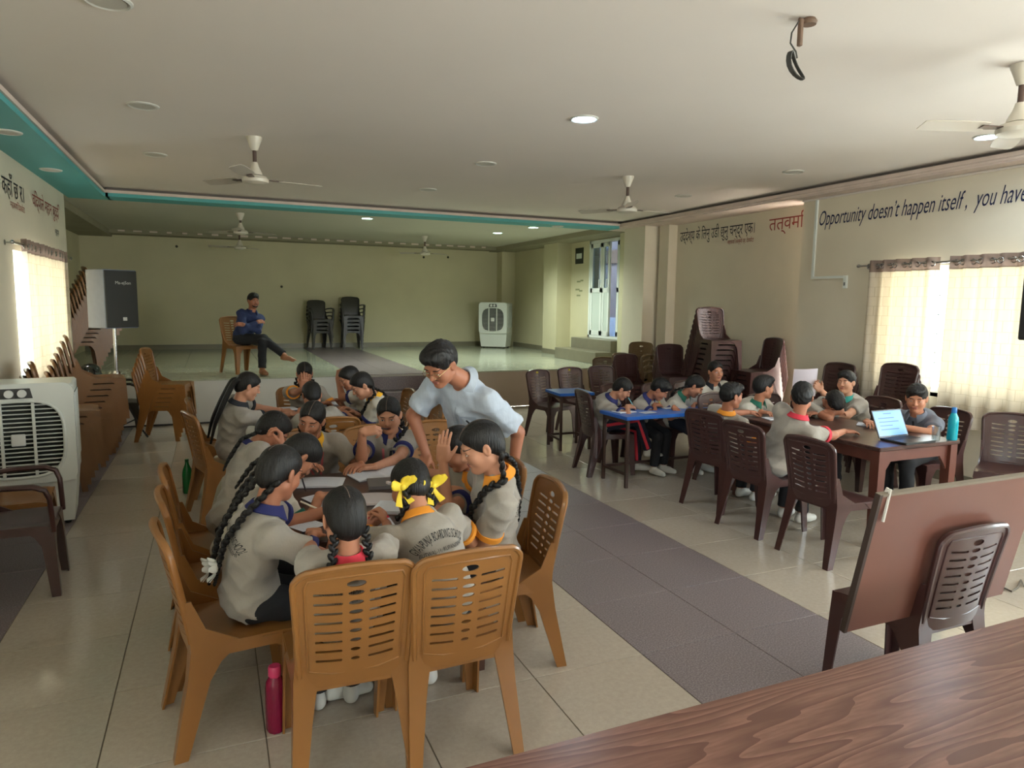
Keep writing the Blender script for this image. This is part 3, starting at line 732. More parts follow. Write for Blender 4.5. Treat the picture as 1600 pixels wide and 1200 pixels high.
# left wall
stack('r', -1.38, 7.35, 10, 6, 'stack right behind the air cooler', 0, .062, .03)
stack('r', -1.36, 8.35, 10, 9, 'stack under the pinkish curtain', 0, .062, .03)
stack('r', -1.33, 9.08, 5, 3, 'short stack beside the loudspeaker stand', 0, .062, .03)
chair('b', -1.16, 10.1, 5, 'dark plastic armchair standing against the stage below the loudspeaker')
chair('a', -1.14, 4.86, 4, 'maroon plastic armchair in front of the air cooler')
chair('t', -1.27, 5.42, 6, 'tan plastic chair between the maroon armchair and the air cooler')
# stage
chair('t', .40, 11.55, -62, 'tan plastic chair on the stage under the seated man', SZ)
stack('b', 2.28, 16.75, -80, 4, 'stage stack nearer the seated man', SZ, .09, .03)
stack('b', 3.05, 16.8, -92, 5, 'stage stack nearer the white cooler', SZ, .09, .03)
stack('r', -1.95, 12.75, 15, 12, 'stack on the stage behind the loudspeaker', SZ, .068, .035)
# blue desks
chair('m', 3.76, 6.17, -8, 'maroon plastic chair of the girl with red-striped trousers')
chair('m', 4.20, 6.36, -70, 'maroon plastic chair of the child holding the yellow pen')
chair('m', 4.66, 6.26, -80, 'glossy maroon plastic chair of the girl writing in a green collar')
chair('m', 5.14, 6.34, -90, 'maroon plastic chair of the girl looking up beside the tall stack')
chair('m', 4.06, 8.05, -72, 'maroon chair with a yellow sticker behind the small blue desk, farther from the door')
chair('m', 4.62, 8.25, -80, 'maroon chair with a yellow sticker behind the small blue desk, closer to the door')
chair('m', 5.15, 8.35, -88, 'maroon plastic chair without sticker in the row behind the small blue desk')
m_yel = mat('yellow_sticker', (232, 214, 40), .5)
for n_ in ('farther', 'closer'):
    for o in list(bpy.data.objects):
        if o.parent is None and o.get('label', '').startswith('maroon chair with a yellow sticker') and n_ in o['label']:
            s_ = MB(); s_.add([backpt(x, z, -.006) for x, z in ((-.02, .825), (.02, .825), (.02, .848), (-.02, .848))], [(0, 1, 2, 3), (3, 2, 1, 0)]); s_.obj('sticker', m_yel, o, False)
# big table on the right
chair('m', 4.00, 3.47, 2, 'empty maroon plastic chair at the big table closest to the leaning board')
chair('m', 3.99, 4.12, 4, 'maroon plastic chair of the boy with the red collar')
chair('m', 4.10, 4.74, 10, 'maroon plastic chair of the boy with the orange collar')
chair('m', 4.70, 5.32, -80, 'maroon plastic chair of the smiling boy')
chair('m', 5.16, 5.14, -92, 'maroon plastic chair of the child resting on folded arms')
chair('m', 5.86, 4.80, 178, 'maroon plastic chair of the boy raising a paper')
chair('m', 5.78, 4.07, 175, 'maroon plastic chair of the person behind the laptop')
chair('m', 6.05, 3.52, -150, 'empty maroon plastic chair below the cream curtain beside the cyan bottle')
stack('m', 6.42, 4.98, 180, 6, 'stack against the curtain behind the laptop', 0, .062, .02)
stack('m', 6.42, 5.75, 180, 5, 'stack against the wall under the switch', 0, .062, .02)
stack('m', 6.80, 7.20, 172, 8, 'stack in the recess below the red word', 0, .066, .012)
stack('m', 6.45, 7.95, -100, 13, 'tallest stack in the recess', 0, .072, .03)
stack('m', 6.15, 8.25, -100, 6, 'stack in front of the tallest stack', 0, .062, .02)
stack('m', 5.85, 8.85, -90, 3, 'low stack beside the olive armchairs', 0, .062, .02)
stack('o', 6.35, 9.55, -150, 4, 'stack at the pillar', 0, .09, .03)
chair('o', 5.90, 9.75, -120, 'single olive brown armchair beside the olive stack')
# chairs carrying the board
chair('m', 2.88, 2.045, 90, 'maroon plastic chair holding the leaning board, back to the wood table')

# ================================================================== tables
m_dwood = wood_mat('dark_laminate', (58, 38, 34), (84, 58, 52), .3, 'X', 1.2)
m_edge = mat('table_edge_brown', (70, 42, 34), .4)
m_redw = mat('reddish_table_frame', (98, 56, 46), .4, noise=(5, .08, (1, 1, .15)))
m_fgw = wood_mat('walnut_laminate', (100, 66, 56), (136, 96, 83), .26, 'X', 1.0)
def table(name, label, x0, x1, y0, y1, h, m_top, m_frame, leg=.06, apron=.09, rz=0, th=.03):
    cx, cy = (x0 + x1) / 2, (y0 + y1) / 2; w, d = (x1 - x0) / 2, (y1 - y0) / 2
    o = thing(name, label, 'table', (cx, cy, 0), rz)
    MB().rbox(-w, w, -d, d, h - th, h, .012).obj('tabletop', m_top, o)
    i = .05
    for s in (-1, 1):
        MB().box(-w + i, w - i, s * (d - i) - .011, s * (d - i) + .011, h - th - apron, h - th).obj('apron', m_frame, o, False)
        MB().box(s * (w - i) - .011, s * (w - i) + .011, -d + i, d - i, h - th - apron, h - th).obj('apron', m_frame, o, False)
        for t in (-1, 1):
            px, py = s * (w - i), t * (d - i); l = leg / 2
            MB().loft([[(px - l * k, py - l * k, z), (px + l * k, py - l * k, z), (px + l * k, py + l * k, z), (px - l * k, py + l * k, z)] for z, k in ((0, .8), (h - .2, 1), (h - th, 1.0))]).obj('leg', m_frame, o, False)
            # curved corner brace
            MB().add([(px, py - t * .01, h - th - apron), (px - s * .12, py - t * .01, h - th - apron), (px, py - t * .01, h - th - apron - .16), (px, py + t * .01, h - th - apron), (px - s * .12, py + t * .01, h - th - apron), (px, py + t * .01, h - th - apron - .16)],
                     [(0, 1, 2), (5, 4, 3), (0, 3, 4, 1), (1, 4, 5, 2), (2, 5, 3, 0)]).obj('brace', m_frame, o, False)
    return o
table('study_table', 'dark brown study table crowded by girls around the papers', .33, 1.17, 2.90, 4.06, .75, m_dwood, m_edge)
table('study_table', 'dark brown study table of the group nearer the stage', .46, 1.30, 5.98, 6.78, .75, m_dwood, m_edge)
table('study_table', 'large reddish brown table carrying the laptop', 4.40, 5.28, 3.43, 4.98, .75, m_dwood, m_redw, .075)
# front right table
ft = table('wood_table', 'long walnut table with glossy grain beside the leaning board', .10, 3.15, .52, 1.325, .75, m_fgw, m_edge, .07, .1)
# blue desks
m_blue = mat('blue_desk_top', (42, 104, 196), .3, noise=(4, .04)); m_iron = mat('brown_iron_leg', (74, 54, 48), .45, .3)
def desk(label, cx, cy, rz, w, d, h):
    o = thing('blue_desk', label, 'desk', (cx, cy, 0), rz); w /= 2; d /= 2
    MB().rbox(-w, w, -d, d, h - .035, h, .008).obj('desktop', m_blue, o)
    for s in (-1, 1):
        for t in (-1, 1):
            MB().box(s * (w - .04) - .014, s * (w - .04) + .014, t * (d - .04) - .014, t * (d - .04) + .014, 0, h - .035).obj('leg', m_iron, o, False)
        MB().box(s * (w - .04) - .01, s * (w - .04) + .01, -d + .04, d - .04, .12, .145).obj('stretcher', m_iron, o, False)
        MB().box(s * (w - .04) - .01, s * (w - .04) + .01, -d + .04, d - .04, h - .075, h - .04).obj('stretcher', m_iron, o, False)
    MB().box(-w + .04, w - .04, d - .05, d - .03, .12, .145).obj('stretcher', m_iron, o, False)
    return o
desk('long bright blue desk where three children are writing', 4.30, 5.73, R(2), 1.50, .48, .70)
desk('small bright blue desk in front of the stickered chairs', 3.98, 7.40, R(-4), .46, .46, .70)

# ================================================================== leaning board
m_brd = mat('brown_board_back', (112, 70, 58), .4, noise=(2, .06)); m_brde = mat('board_edge', (120, 108, 92), .6)
bd = thing('leaning_board', 'large brown board leaning on maroon chairs beside the walnut table', 'board', (0, 0, 0))
a_, up_, ex_ = np.array([2.29, 1.885, .458]), np.array([0, -.115, .60]), np.array([1., 0, 0]); n_ = np.cross(up_, ex_); n_ = n_ / np.linalg.norm(n_)
L_ = 1.0; t_ = .018
def bp(s, t, w): return tuple(a_ + ex_ * s * L_ + up_ * t + n_ * w)
b = MB()
b.add([bp(0, 0, 0), bp(1, 0, 0), bp(1, 1, 0), bp(0, 1, 0), bp(0, 0, t_), bp(1, 0, t_), bp(1, 1, t_), bp(0, 1, t_)], [(0, 1, 2, 3), (7, 6, 5, 4), (1, 0, 4, 5), (2, 1, 5, 6), (3, 2, 6, 7), (0, 3, 7, 4)])
b.obj('panel', m_brd, bd, False)
for s0, s1, t0, t1 in ((-.002, 1.002, .985, 1.003), (-.004, .012, 0, 1)):
    b = MB(); e_ = .003
    b.add([bp(s0, t0, -e_), bp(s1, t0, -e_), bp(s1, t1, -e_), bp(s0, t1, -e_), bp(s0, t0, t_ + e_), bp(s1, t0, t_ + e_), bp(s1, t1, t_ + e_), bp(s0, t1, t_ + e_)], [(0, 1, 2, 3), (7, 6, 5, 4), (1, 0, 4, 5), (2, 1, 5, 6), (3, 2, 6, 7), (0, 3, 7, 4)])
    b.obj('edge_strip', m_brde if t0 > .5 else mat('board_edge_dark', (58, 44, 38), .6), bd, False)  # shade of the left edge is put into its darker colour
b = MB()
for sg in (-1, 1):
    b.tube([bp(.035, .82, sg * .02 + .008), bp(.05, 1.03, sg * .006 + .008)], .006, 6)
b.obj('hanging_strap', mat('white_strap', (206, 200, 190), .6), bd)

# ================================================================== air coolers
m_cool = mat('cooler_white', (222, 224, 218), .4, noise=(3, .02)); m_dk = mat('cooler_dark', (40, 44, 40), .6); m_knob = mat('knob_white', (226, 226, 222), .3)
def cooler(label, x, y, rz, s, side_vent=True):
    o = thing('air_cooler', label, 'air cooler', (x, y, 0 if y < 10 else SZ), rz)
    w, d, h = .36, .26, 1.12
    o.scale = (s, s, s)
    # front opening as an oval hole in the front shell
    def sq(a, rx, rz_, p=3.2):
        c, q = math.cos(a), math.sin(a); return (rx * math.copysign(abs(c) ** (2 / p), c), .70 + rz_ * math.copysign(abs(q) ** (2 / p), q))
    hole = [sq(2 * PI * k / 36, .285, .285) for k in range(36)]
    def rr(x0, x1, z0, z1, r_):
        P = []
        for cx, cz, a0 in ((x1 - r_, z1 - r_, 0), (x0 + r_, z1 - r_, 90), (x0 + r_, z0 + r_, 180), (x1 - r_, z0 + r_, 270)):
            for k in range(6): a = R(a0 + 18 * k); P.append((cx + r_ * math.cos(a), cz + r_ * math.sin(a)))
        return P
    b = MB(); thick_sheet(b, rr(-w, w, .36, h, .07), [hole], lambda x_, z_, t: (x_, -d - .03 + t, z_), .03); b.obj('front_shell', m_cool, o)
    b = MB().rbox(-w + .002, w - .002, -d + .001, d, .38, h - .012, .03); 
    # body with a dark recess behind the grille
    b.obj('body', m_cool, o)
    MB().loft([[(x_, -d - .004, z_) for x_, z_ in hole]], True, True, True).obj('recess', m_dk, o, False)
    MB().loft([[(sx * q, sy * q2, z_) for sx, sy, q, q2 in ((-1, -1, ww, dd), (1, -1, ww, dd), (1, 1, ww, dd), (-1, 1, ww, dd))] for z_, ww, dd in ((.03, w * .88, d * .88), (.36, w * .97, d * 1.0), (.385, w * .97, d * 1.0))]).obj('water_tank', m_cool, o, False)
    for sx in (-1, 1):
        for sy in (-1, 1): MB().lathe([(.02, 0), (.024, .015), (.02, .032)], (sx * w * .75, sy * d * .7, 0), 10).obj('caster', m_dk, o)
    MB().tube([(x_ * 1.02, -d - .032, .7 + (z_ - .7) * 1.02) for x_, z_ in hole], .012, 8, closed=True).obj('grille_rim', m_cool, o)
    for k in range(17):
        z_ = .445 + .032 * k; t = abs(z_ - .70) / .285
        if t >= 1: continue
        hw = .285 * (1 - t ** 3.2) ** (1 / 3.2)
        MB().add([(-hw, -d - .03, z_ - .004), (hw, -d - .03, z_ - .004), (hw, -d - .014, z_ - .001), (-hw, -d - .014, z_ - .001), (-hw, -d - .03, z_ + .001), (hw, -d - .03, z_ + .001), (hw, -d - .014, z_ + .004), (-hw, -d - .014, z_ + .004)],
                 [(0, 1, 2, 3), (7, 6, 5, 4), (1, 0, 4, 5), (2, 1, 5, 6), (3, 2, 6, 7), (0, 3, 7, 4)]).obj('louvre', m_cool, o, False)
    for x_ in (-.1, .1): MB().box(x_ - .009, x_ + .009, -d - .042, -d - .01, .425, .975).obj('grille_bar', m_cool, o, False)
    MB().rbox(-.045, .045, -d - .05, -d - .03, .655, .745, .02).obj('hub_badge', m_knob, o)
    MB().add([(-.105, -d - .033, 1.01), (.105, -d - .033, 1.01), (.09, -d - .033, 1.085), (-.09, -d - .033, 1.085), (-.105, -d - .028, 1.01), (.105, -d - .028, 1.01), (.09, -d - .028, 1.085), (-.09, -d - .028, 1.085)], [(0, 1, 2, 3), (7, 6, 5, 4), (1, 0, 4, 5), (2, 1, 5, 6), (3, 2, 6, 7), (0, 3, 7, 4)]).obj('control_panel', mat('panel_grey', (62, 62, 64), .4), o, False)
    for x_ in (-.04, .04):
        MB().lathe([(.028, -.018), (.03, 0.0)], (x_, -d - .034, 1.047), 16, axis='Y').obj('control_knob', m_knob, o)
    if side_vent:
        for sx in (-1, 1):
            MB().box(sx * w - .004, sx * w + .004, -d + .08, d - .06, .5, 1.03).obj('side_vent', mat('vent_grey', (120, 128, 120), .6), o, False)
            for k in range(9): MB().box(sx * w - .007, sx * w + .007, -d + .08 + .042 * k, -d + .088 + .042 * k, .5, 1.03).obj('vent_slat', m_cool, o, False)
    return o
cooler('white air cooler with two knobs behind the maroon armchair', -1.39, 6.36, R(6), 1.0)
cooler('white air cooler standing in the far corner of the stage', 6.62, 16.35, R(-38), 1.02)

# ================================================================== loudspeaker on its stand
m_spk = mat('speaker_grille_black', (34, 35, 33), .55, bump=(300, .3)); m_spkw = mat('speaker_side_grey', (120, 130, 152), .3, noise=(14, .05))
sp = thing('loudspeaker', 'black loudspeaker with pale shiny side on a tripod before the stage', 'loudspeaker', (-1.10, 9.55, 1.40), R(38))
MB().rbox(-.2, .2, -.17, .19, 0, .69, .012).obj('cabinet', m_spkw, sp)
MB().rbox(-.195, .195, -.186, -.168, .01, .68, .008).obj('front_grille', m_spk, sp)
v, f = text_mesh('Ma-ejSon', .052); MB().add([(p[0] + .02, -.188, p[1] + .52) for p in v], f).obj('brand_lettering', mat('badge_silver', (206, 206, 200), .3), sp, False)
MB().rbox(.0, .05, -.189, -.185, .09, .13, .004).obj('badge', mat('badge_silver', (206, 206, 200), .3), sp)
ss = thing('speaker_stand', 'chrome and black tripod stand under the loudspeaker', 'speaker stand', (-1.10, 9.55, 0))
MB().lathe([(.019, .75), (.019, 1.40)], n=14).obj('upper_pole', m_steel, ss)
MB().lathe([(.026, .12), (.026, .82)], n=14).obj('lower_pole', mat('stand_black', (40, 40, 42), .4), ss)
MB().lathe([(.036, .78), (.04, .8), (.04, .86), (.03, .88)], n=14).tube([(.03, 0, .83), (.09, 0, .83)], .01, 8).obj('collar', m_steel, ss)
for k in range(3):
    a = R(30 + 120 * k); c, s = math.cos(a), math.sin(a)
    MB().tube([(c * .03, s * .03, .62), (c * .24, s * .24, .16), (c * .33, s * .33, .012)], .012, 8).obj('leg', mat('stand_black', (40, 40, 42), .4), ss)
    MB().tube([(c * .03, s * .03, .2), (c * .2, s * .2, .26)], .008, 6).obj('brace', mat('stand_black', (40, 40, 42), .4), ss)
hb = thing('helmet', 'glossy dark helmet lying beside the loudspeaker stand on the stage', 'helmet', (-1.58, 10.95, SZ))
MB().lathe([(.001, .24), (.07, .232), (.115, .19), (.135, .12), (.13, .04), (.12, .004), (.1, .002)], n=20).obj('shell', mat('helmet_black', (30, 34, 32), .08, coat=.6), hb)
MB().tube([(.137 * math.cos(a), .137 * math.sin(a), .1) for a in np.linspace(R(-140), R(-10), 12)], .012, 8).obj('visor_rim', mat('helmet_grey', (70, 80, 78), .1), hb)
tag(MB().tube([(-1.7, 10.55, .012), (-1.0, 10.6, .012), (-.4, 10.58, .012), (.3, 10.62, .012), (1.0, 10.6, .012), (1.85, 10.62, .012)], .012, 6).obj('floor_cable', mat('cable_black', (28, 28, 28), .5), None), 'black cable lying along the foot of the stage', 'cable')
P_ = [fl(*q) + np.array([0, 0, .008]) for q in ((1568, 920), (1580, 926), (1590, 920), (1595, 908), (1600, 918), (1640, 925))]
tag(MB().tube([tuple(p) for p in P_], .006, 6).obj('floor_cable', mat('cable_grey', (92, 84, 74), .5), None), 'thin grey cable curling on the floor beside the leaning board', 'cable')

# ================================================================== ceiling fans
m_fan = mat('fan_cream', (214, 206, 192), .35); m_fanb = mat('fan_brown', (84, 62, 54), .4); m_blade = mat('fan_blade', (190, 180, 168), .4)
def fan(x, y, z, a0, label, drop=.36):
    o = thing('ceiling_fan', label, 'ceiling fan', (x, y, z))
    MB().lathe([(.068, -.001), (.066, -.02), (.05, -.06), (.03, -.115), (.026, -.12)], n=20).obj('canopy', m_fan, o)
    MB().lathe([(.017, -.11), (.017, -drop + .1)], n=12).obj('down_rod', m_fanb, o)
    MB().lathe([(.024, -drop + .14), (.035, -drop + .10), (.06, -drop + .05), (.064, -drop + .03)], n=20).obj('lower_canopy', m_fan, o)
    hb_ = MB().lathe([(.06, -drop + .028), (.1, -drop + .015), (.116, -drop - .01), (.112, -drop - .035), (.07, -drop - .05), (.001, -drop - .052)], n=24).obj('motor', m_fan, o)
    for k in range(3):
        a = R(a0 + 120 * k); c, s = math.cos(a), math.sin(a)
        def q(r_, t, zz): return (c * r_ - s * t, s * r_ + c * t, zz)
        b = MB(); zz = -drop - .005
        b.loft([[q(r_, -wd, zz - .012), q(r_, wd, zz + .012), q(r_, wd, zz + .017), q(r_, -wd, zz - .007)] for r_, wd in ((.2, .045), (.26, .062), (.4, .068), (.56, .062), (.60, .045))])
        b.obj('blade', m_blade, o)
        MB().loft([[q(r_, -wd, zz - .006), q(r_, wd, zz - .002), q(r_, wd, zz + .004), q(r_, -wd, zz)] for r_, wd in ((.09, .02), (.15, .028), (.24, .035))]).obj('blade_bracket', m_fanb, o)
fan(.39, 6.75, CZ, 12, 'ceiling fan with brown rod hanging above the second study table')
fan(4.37, 6.85, CZ, 4, 'cream ceiling fan hanging over the blue desks')
fan(4.45, 2.72, CZ, 40, 'ceiling fan near the lit light above the leaning board')
fan(.47, 12.5, CZ - .02, 20, 'ceiling fan over the stage just behind the teal beam', .3)
fan(.55, 15.3, CZ - .02, 50, 'ceiling fan over the back of the stage above the seated man', .36)
fan(4.3, 14.8, CZ - .02, 20, 'ceiling fan over the stage between the black stacks and the cooler', .36)
# projector hook with a bundle of cable
pj = thing('ceiling_hook', 'rusty ceiling bracket with a coiled cable dangling from it', 'ceiling bracket', (2.79, 2.77, CZ))
m_rust = mat('rusty_iron', (112, 88, 72), .7, noise=(20, .2)); m_cab = mat('cable_dark', (62, 60, 56), .5)
MB().lathe([(.035, -.03), (.04, -.015), (.03, 0)], (.015, 0, 0), 14).obj('boss', m_rust, pj)
MB().rbox(-.05, -.028, -.012, .012, -.14, -.01, .006).tube([(-.05, 0, -.012), (.02, 0, -.02)], .008, 8).obj('strap', m_rust, pj)
MB().tube([(-.05, 0, -.02), (-.085, .01, -.08), (-.09, .01, -.13), (-.06, 0, -.17), (-.05, 0, -.2)], .004, 6).obj('hanging_wire', m_cab, pj)
b = MB()
for k in range(4):
    b.tube([(-.05 + (.055 + .004 * k) * math.cos(t) * .75 - .02 * math.sin(t), .006 * k + .012 * math.sin(2 * t), -.235 + .05 * math.sin(t) + .035 * -math.cos(t)) for t in np.linspace(0, 2 * PI, 18)[:-1]], .004, 6, closed=True)
b.obj('cable_coil', m_cab, pj)
# ================================================================== people: smooth implicit surfaces, one continuous body each
A3 = lambda *p: np.array(p, dtype=float)
def nrm(v): v = np.asarray(v, float); return v / (np.linalg.norm(v) + 1e-12)
def smin(a, b, k):
    h = np.clip(.5 + .5 * (b - a) / k, 0, 1); return b * (1 - h) + a * h - k * h * (1 - h)
def prim_d(p, X, Y, Z):
    kd = p[0]
    if kd == 'cap':            # tapered capsule a, b, ra, rb
        a, b, ra, rb = p[1:5]; ba = b - a; l2 = float(ba @ ba) + 1e-12
        x, y, z = X - a[0], Y - a[1], Z - a[2]
        t = np.clip((x * ba[0] + y * ba[1] + z * ba[2]) / l2, 0, 1)
        return np.sqrt((x - ba[0] * t) ** 2 + (y - ba[1] * t) ** 2 + (z - ba[2] * t) ** 2) - (ra + (rb - ra) * t)
    if kd == 'ell':            # centre, radii, 3x3 axes (columns)
        c, r_, M_ = p[1:4]; x, y, z = X - c[0], Y - c[1], Z - c[2]
        q = [(x * M_[0, i] + y * M_[1, i] + z * M_[2, i]) / r_[i] for i in range(3)]
        k0 = np.sqrt(q[0] ** 2 + q[1] ** 2 + q[2] ** 2) + 1e-9
        k1 = np.sqrt((q[0] / r_[0]) ** 2 + (q[1] / r_[1]) ** 2 + (q[2] / r_[2]) ** 2) + 1e-9
        return k0 * (k0 - 1) / k1
    if kd == 'box':            # centre, half extents, axes, radius
        c, e, M_, r_ = p[1:5]; x, y, z = X - c[0], Y - c[1], Z - c[2]
        q = [np.abs(x * M_[0, i] + y * M_[1, i] + z * M_[2, i]) - e[i] for i in range(3)]
        return np.sqrt(sum(np.maximum(a, 0) ** 2 for a in q)) + np.minimum(np.maximum(q[0], np.maximum(q[1], q[2])), 0) - r_
    if kd == 'ccap':           # capsule cut flat beyond b
        d = prim_d(('cap',) + p[1:5], X, Y, Z); b = p[2]; n = nrm(p[2] - p[1])
        return np.maximum(d, (X - b[0]) * n[0] + (Y - b[1]) * n[1] + (Z - b[2]) * n[2])
    if kd == 'plane':
        n, c = p[1], p[2]; return X * n[0] + Y * n[1] + Z * n[2] - c
def prim_bb(p):
    kd = p[0]
    if kd in ('cap', 'ccap'):
        r_ = max(p[3], p[4]); return np.minimum(p[1], p[2]) - r_, np.maximum(p[1], p[2]) + r_
    if kd == 'ell': e = np.abs(p[3]) @ np.asarray(p[2]); return p[1] - e, p[1] + e
    if kd == 'box': e = np.abs(p[3]) @ np.asarray(p[2]) + p[4]; return p[1] - e, p[1] + e
def sdf_points(prims, P):
    X, Y, Z = P[:, 0], P[:, 1], P[:, 2]; D = np.full(len(P), 9.0)
    for op, k, p in prims:
        d = prim_d(p, X, Y, Z)
        D = smin(D, d, k) if op == 'u' else (-smin(-D, d, k) if op == 's' else np.maximum(D, d))
    return D
def sdf_mesh(prims, h, warp=None):
    bbs = [prim_bb(p) for op, k, p in prims if op == 'u']
    lo = np.min([b[0] for b in bbs], 0) - .02; hi = np.max([b[1] for b in bbs], 0) + .02
    n = np.ceil((hi - lo) / h).astype(int) + 1
    ax = [(lo[i] + h * np.arange(n[i])).astype(np.float32) for i in range(3)]
    D = np.full(n, .3, np.float32)
    for op, k, p in prims:
        if op == 'p': sl = (slice(None),) * 3
        else:
            a, b = prim_bb(p); a = a - k - .03; b = b + k + .03
            i0 = np.clip(np.floor((a - lo) / h).astype(int), 0, n); i1 = np.clip(np.ceil((b - lo) / h).astype(int) + 1, 0, n)
            if np.any(i1 <= i0): continue
            sl = tuple(slice(i0[i], i1[i]) for i in range(3))
        X = ax[0][sl[0]][:, None, None]; Y = ax[1][sl[1]][None, :, None]; Z = ax[2][sl[2]][None, None, :]
        d = prim_d(p, X, Y, Z)
        if op == 'u': D[sl] = smin(D[sl], d, k)
        elif op == 's': D[sl] = -smin(-D[sl], d, k)
        else: D[sl] = np.maximum(D[sl], d)
    if warp is not None:
        X, Y, Z = ax[0][:, None, None], ax[1][None, :, None], ax[2][None, None, :]
        D = D + warp(X, Y, Z)
    # naive surface nets
    S = D < 0
    cnt = np.zeros(tuple(n - 1), np.int8); cs = [(i, j, k) for i in (0, 1) for j in (0, 1) for k in (0, 1)]
    def sub(A, c): return A[c[0]:n[0] - 1 + c[0], c[1]:n[1] - 1 + c[1], c[2]:n[2] - 1 + c[2]]
    for c in cs: cnt += sub(S, c)
    I = np.argwhere((cnt > 0) & (cnt < 8))
    if len(I) == 0: return np.zeros((0, 3)), np.zeros((0, 4), int)
    idx = np.full(tuple(n - 1), -1, np.int32); idx[I[:, 0], I[:, 1], I[:, 2]] = np.arange(len(I))
    val = {c: D[I[:, 0] + c[0], I[:, 1] + c[1], I[:, 2] + c[2]] for c in cs}
    acc = np.zeros((len(I), 3)); m = np.zeros(len(I))
    for c in cs:
        for a in range(3):
            if c[a] == 0:
                e = list(c); e[a] = 1; v0, v1 = val[c], val[tuple(e)]; w = (v0 < 0) != (v1 < 0)
                t = np.where(w, v0 / np.where(w, v0 - v1, 1), 0)
                q = np.tile(np.array(c, float), (len(I), 1)); q[:, a] = t; acc[w] += q[w]; m[w] += 1
    V = lo + h * (I + acc / m[:, None])
    Fs = []
    for a in range(3):
        b, c = (a + 1) % 3, (a + 2) % 3
        s0 = [slice(None)] * 3; s1 = [slice(None)] * 3; s0[a] = slice(0, n[a] - 1); s1[a] = slice(1, n[a])
        A0, A1 = S[tuple(s0)], S[tuple(s1)]
        E = np.argwhere(A0 != A1)
        E = E[(E[:, b] > 0) & (E[:, c] > 0) & (E[:, b] < n[b] - 1) & (E[:, c] < n[c] - 1)]
        if not len(E): continue
        fl_ = A0[E[:, 0], E[:, 1], E[:, 2]]
        def cell(db, dc): q = E.copy(); q[:, b] -= db; q[:, c] -= dc; return idx[q[:, 0], q[:, 1], q[:, 2]]
        Q = np.stack([cell(1, 1), cell(0, 1), cell(0, 0), cell(1, 0)], 1)
        Q[~fl_] = Q[~fl_][:, ::-1]; Fs.append(Q)
    return V, np.concatenate(Fs)
def np_mesh(name, parts, m, parent):
    """parts: list of (V, F) merged into one mesh"""
    V = np.concatenate([p[0] for p in parts]); off = 0; FF = []
    for v, f in parts: FF.append(f + off); off += len(v)
    Fq = np.concatenate(FF); me = bpy.data.meshes.new(name)
    me.vertices.add(len(V)); me.vertices.foreach_set('co', V.astype(np.float32).ravel())
    me.loops.add(Fq.size); me.loops.foreach_set('vertex_index', Fq.astype(np.int32).ravel())
    me.polygons.add(len(Fq)); me.polygons.foreach_set('loop_start', np.arange(0, Fq.size, 4, dtype=np.int32)); me.polygons.foreach_set('loop_total', np.full(len(Fq), 4, np.int32))
    me.polygons.foreach_set('use_smooth', np.ones(len(Fq), bool))
    me.materials.append(m); me.update(calc_edges=True); me.validate()
    return link(name, me, parent)
def ik(a, t, l1, l2, pole):
    a, t = np.asarray(a, float), np.asarray(t, float); d = t - a; L = np.linalg.norm(d)
    if L > (l1 + l2) * .995: t = a + d / L * (l1 + l2) * .995; d = t - a; L = np.linalg.norm(d)
    if L < abs(l1 - l2) * 1.05 + .02: t = a + d / (L + 1e-9) * (abs(l1 - l2) * 1.05 + .02); d = t - a; L = np.linalg.norm(d)
    u = d / L; x = (l1 * l1 - l2 * l2 + L * L) / (2 * L); hgt = math.sqrt(max(0, l1 * l1 - x * x))
    p = np.asarray(pole, float); p = p - u * (p @ u); p = nrm(p)
    return a + u * x + p * hgt, t
def rotm(yaw, pitch, roll):
    """head frame columns right, forward, up; yaw about z (left +), pitch down +, roll towards right ear +"""
    cy, sy = math.cos(yaw), math.sin(yaw); cp, sp_ = math.cos(-pitch), math.sin(-pitch); cr, sr = math.cos(roll), math.sin(roll)
    Rz = np.array([[cy, -sy, 0], [sy, cy, 0], [0, 0, 1]]); Rx = np.array([[1, 0, 0], [0, cp, -sp_], [0, sp_, cp]]); Ry = np.array([[cr, 0, sr], [0, 1, 0], [-sr, 0, cr]])
    return Rz @ Rx @ Ry
SKIN = {}
for i, c in enumerate([(196, 140, 112), (182, 124, 96), (170, 112, 86), (206, 152, 124)]):
    SKIN[i] = mat('skin_%d' % i, c, .5, noise=(9, .05), spec=.35)
m_hair = mat('black_hair', (22, 19, 18), .52, noise=(30, .25, (1, 1, .12)), bump=(140, .5, (1, 1, .08)), spec=.35)
m_part = mat('scalp_parting', (120, 100, 88), .6); m_lip_ = mat('lip_skin', (158, 92, 82), .45); m_eyew = mat('eye_white', (226, 220, 214), .25); m_iris = mat('eye_iris', (28, 20, 18), .15); m_brow = mat('brow_hair', (34, 27, 24), .6)
m_grey = mat('grey_polo_cloth', (158, 150, 140), .85, noise=(5, .05), bump=(13, .9), sheen=.15)
m_pale = mat('pale_grey_polo_cloth', (196, 190, 178), .85, noise=(5, .05), bump=(13, .9), sheen=.15)
m_trous = mat('black_trouser_cloth', (26, 26, 30), .85, noise=(6, .1)); m_navyt = mat('navy_trouser_cloth', (32, 36, 52), .85, noise=(6, .1))
m_shoe = mat('white_canvas_shoe', (206, 204, 198), .6, noise=(8, .06)); m_sole = mat('rubber_sole', (190, 188, 180), .7); m_sandal = mat('tan_sandal', (150, 100, 66), .5)
def cm(n, c): return mat('cloth_' + n, c, .8, noise=(8, .06))
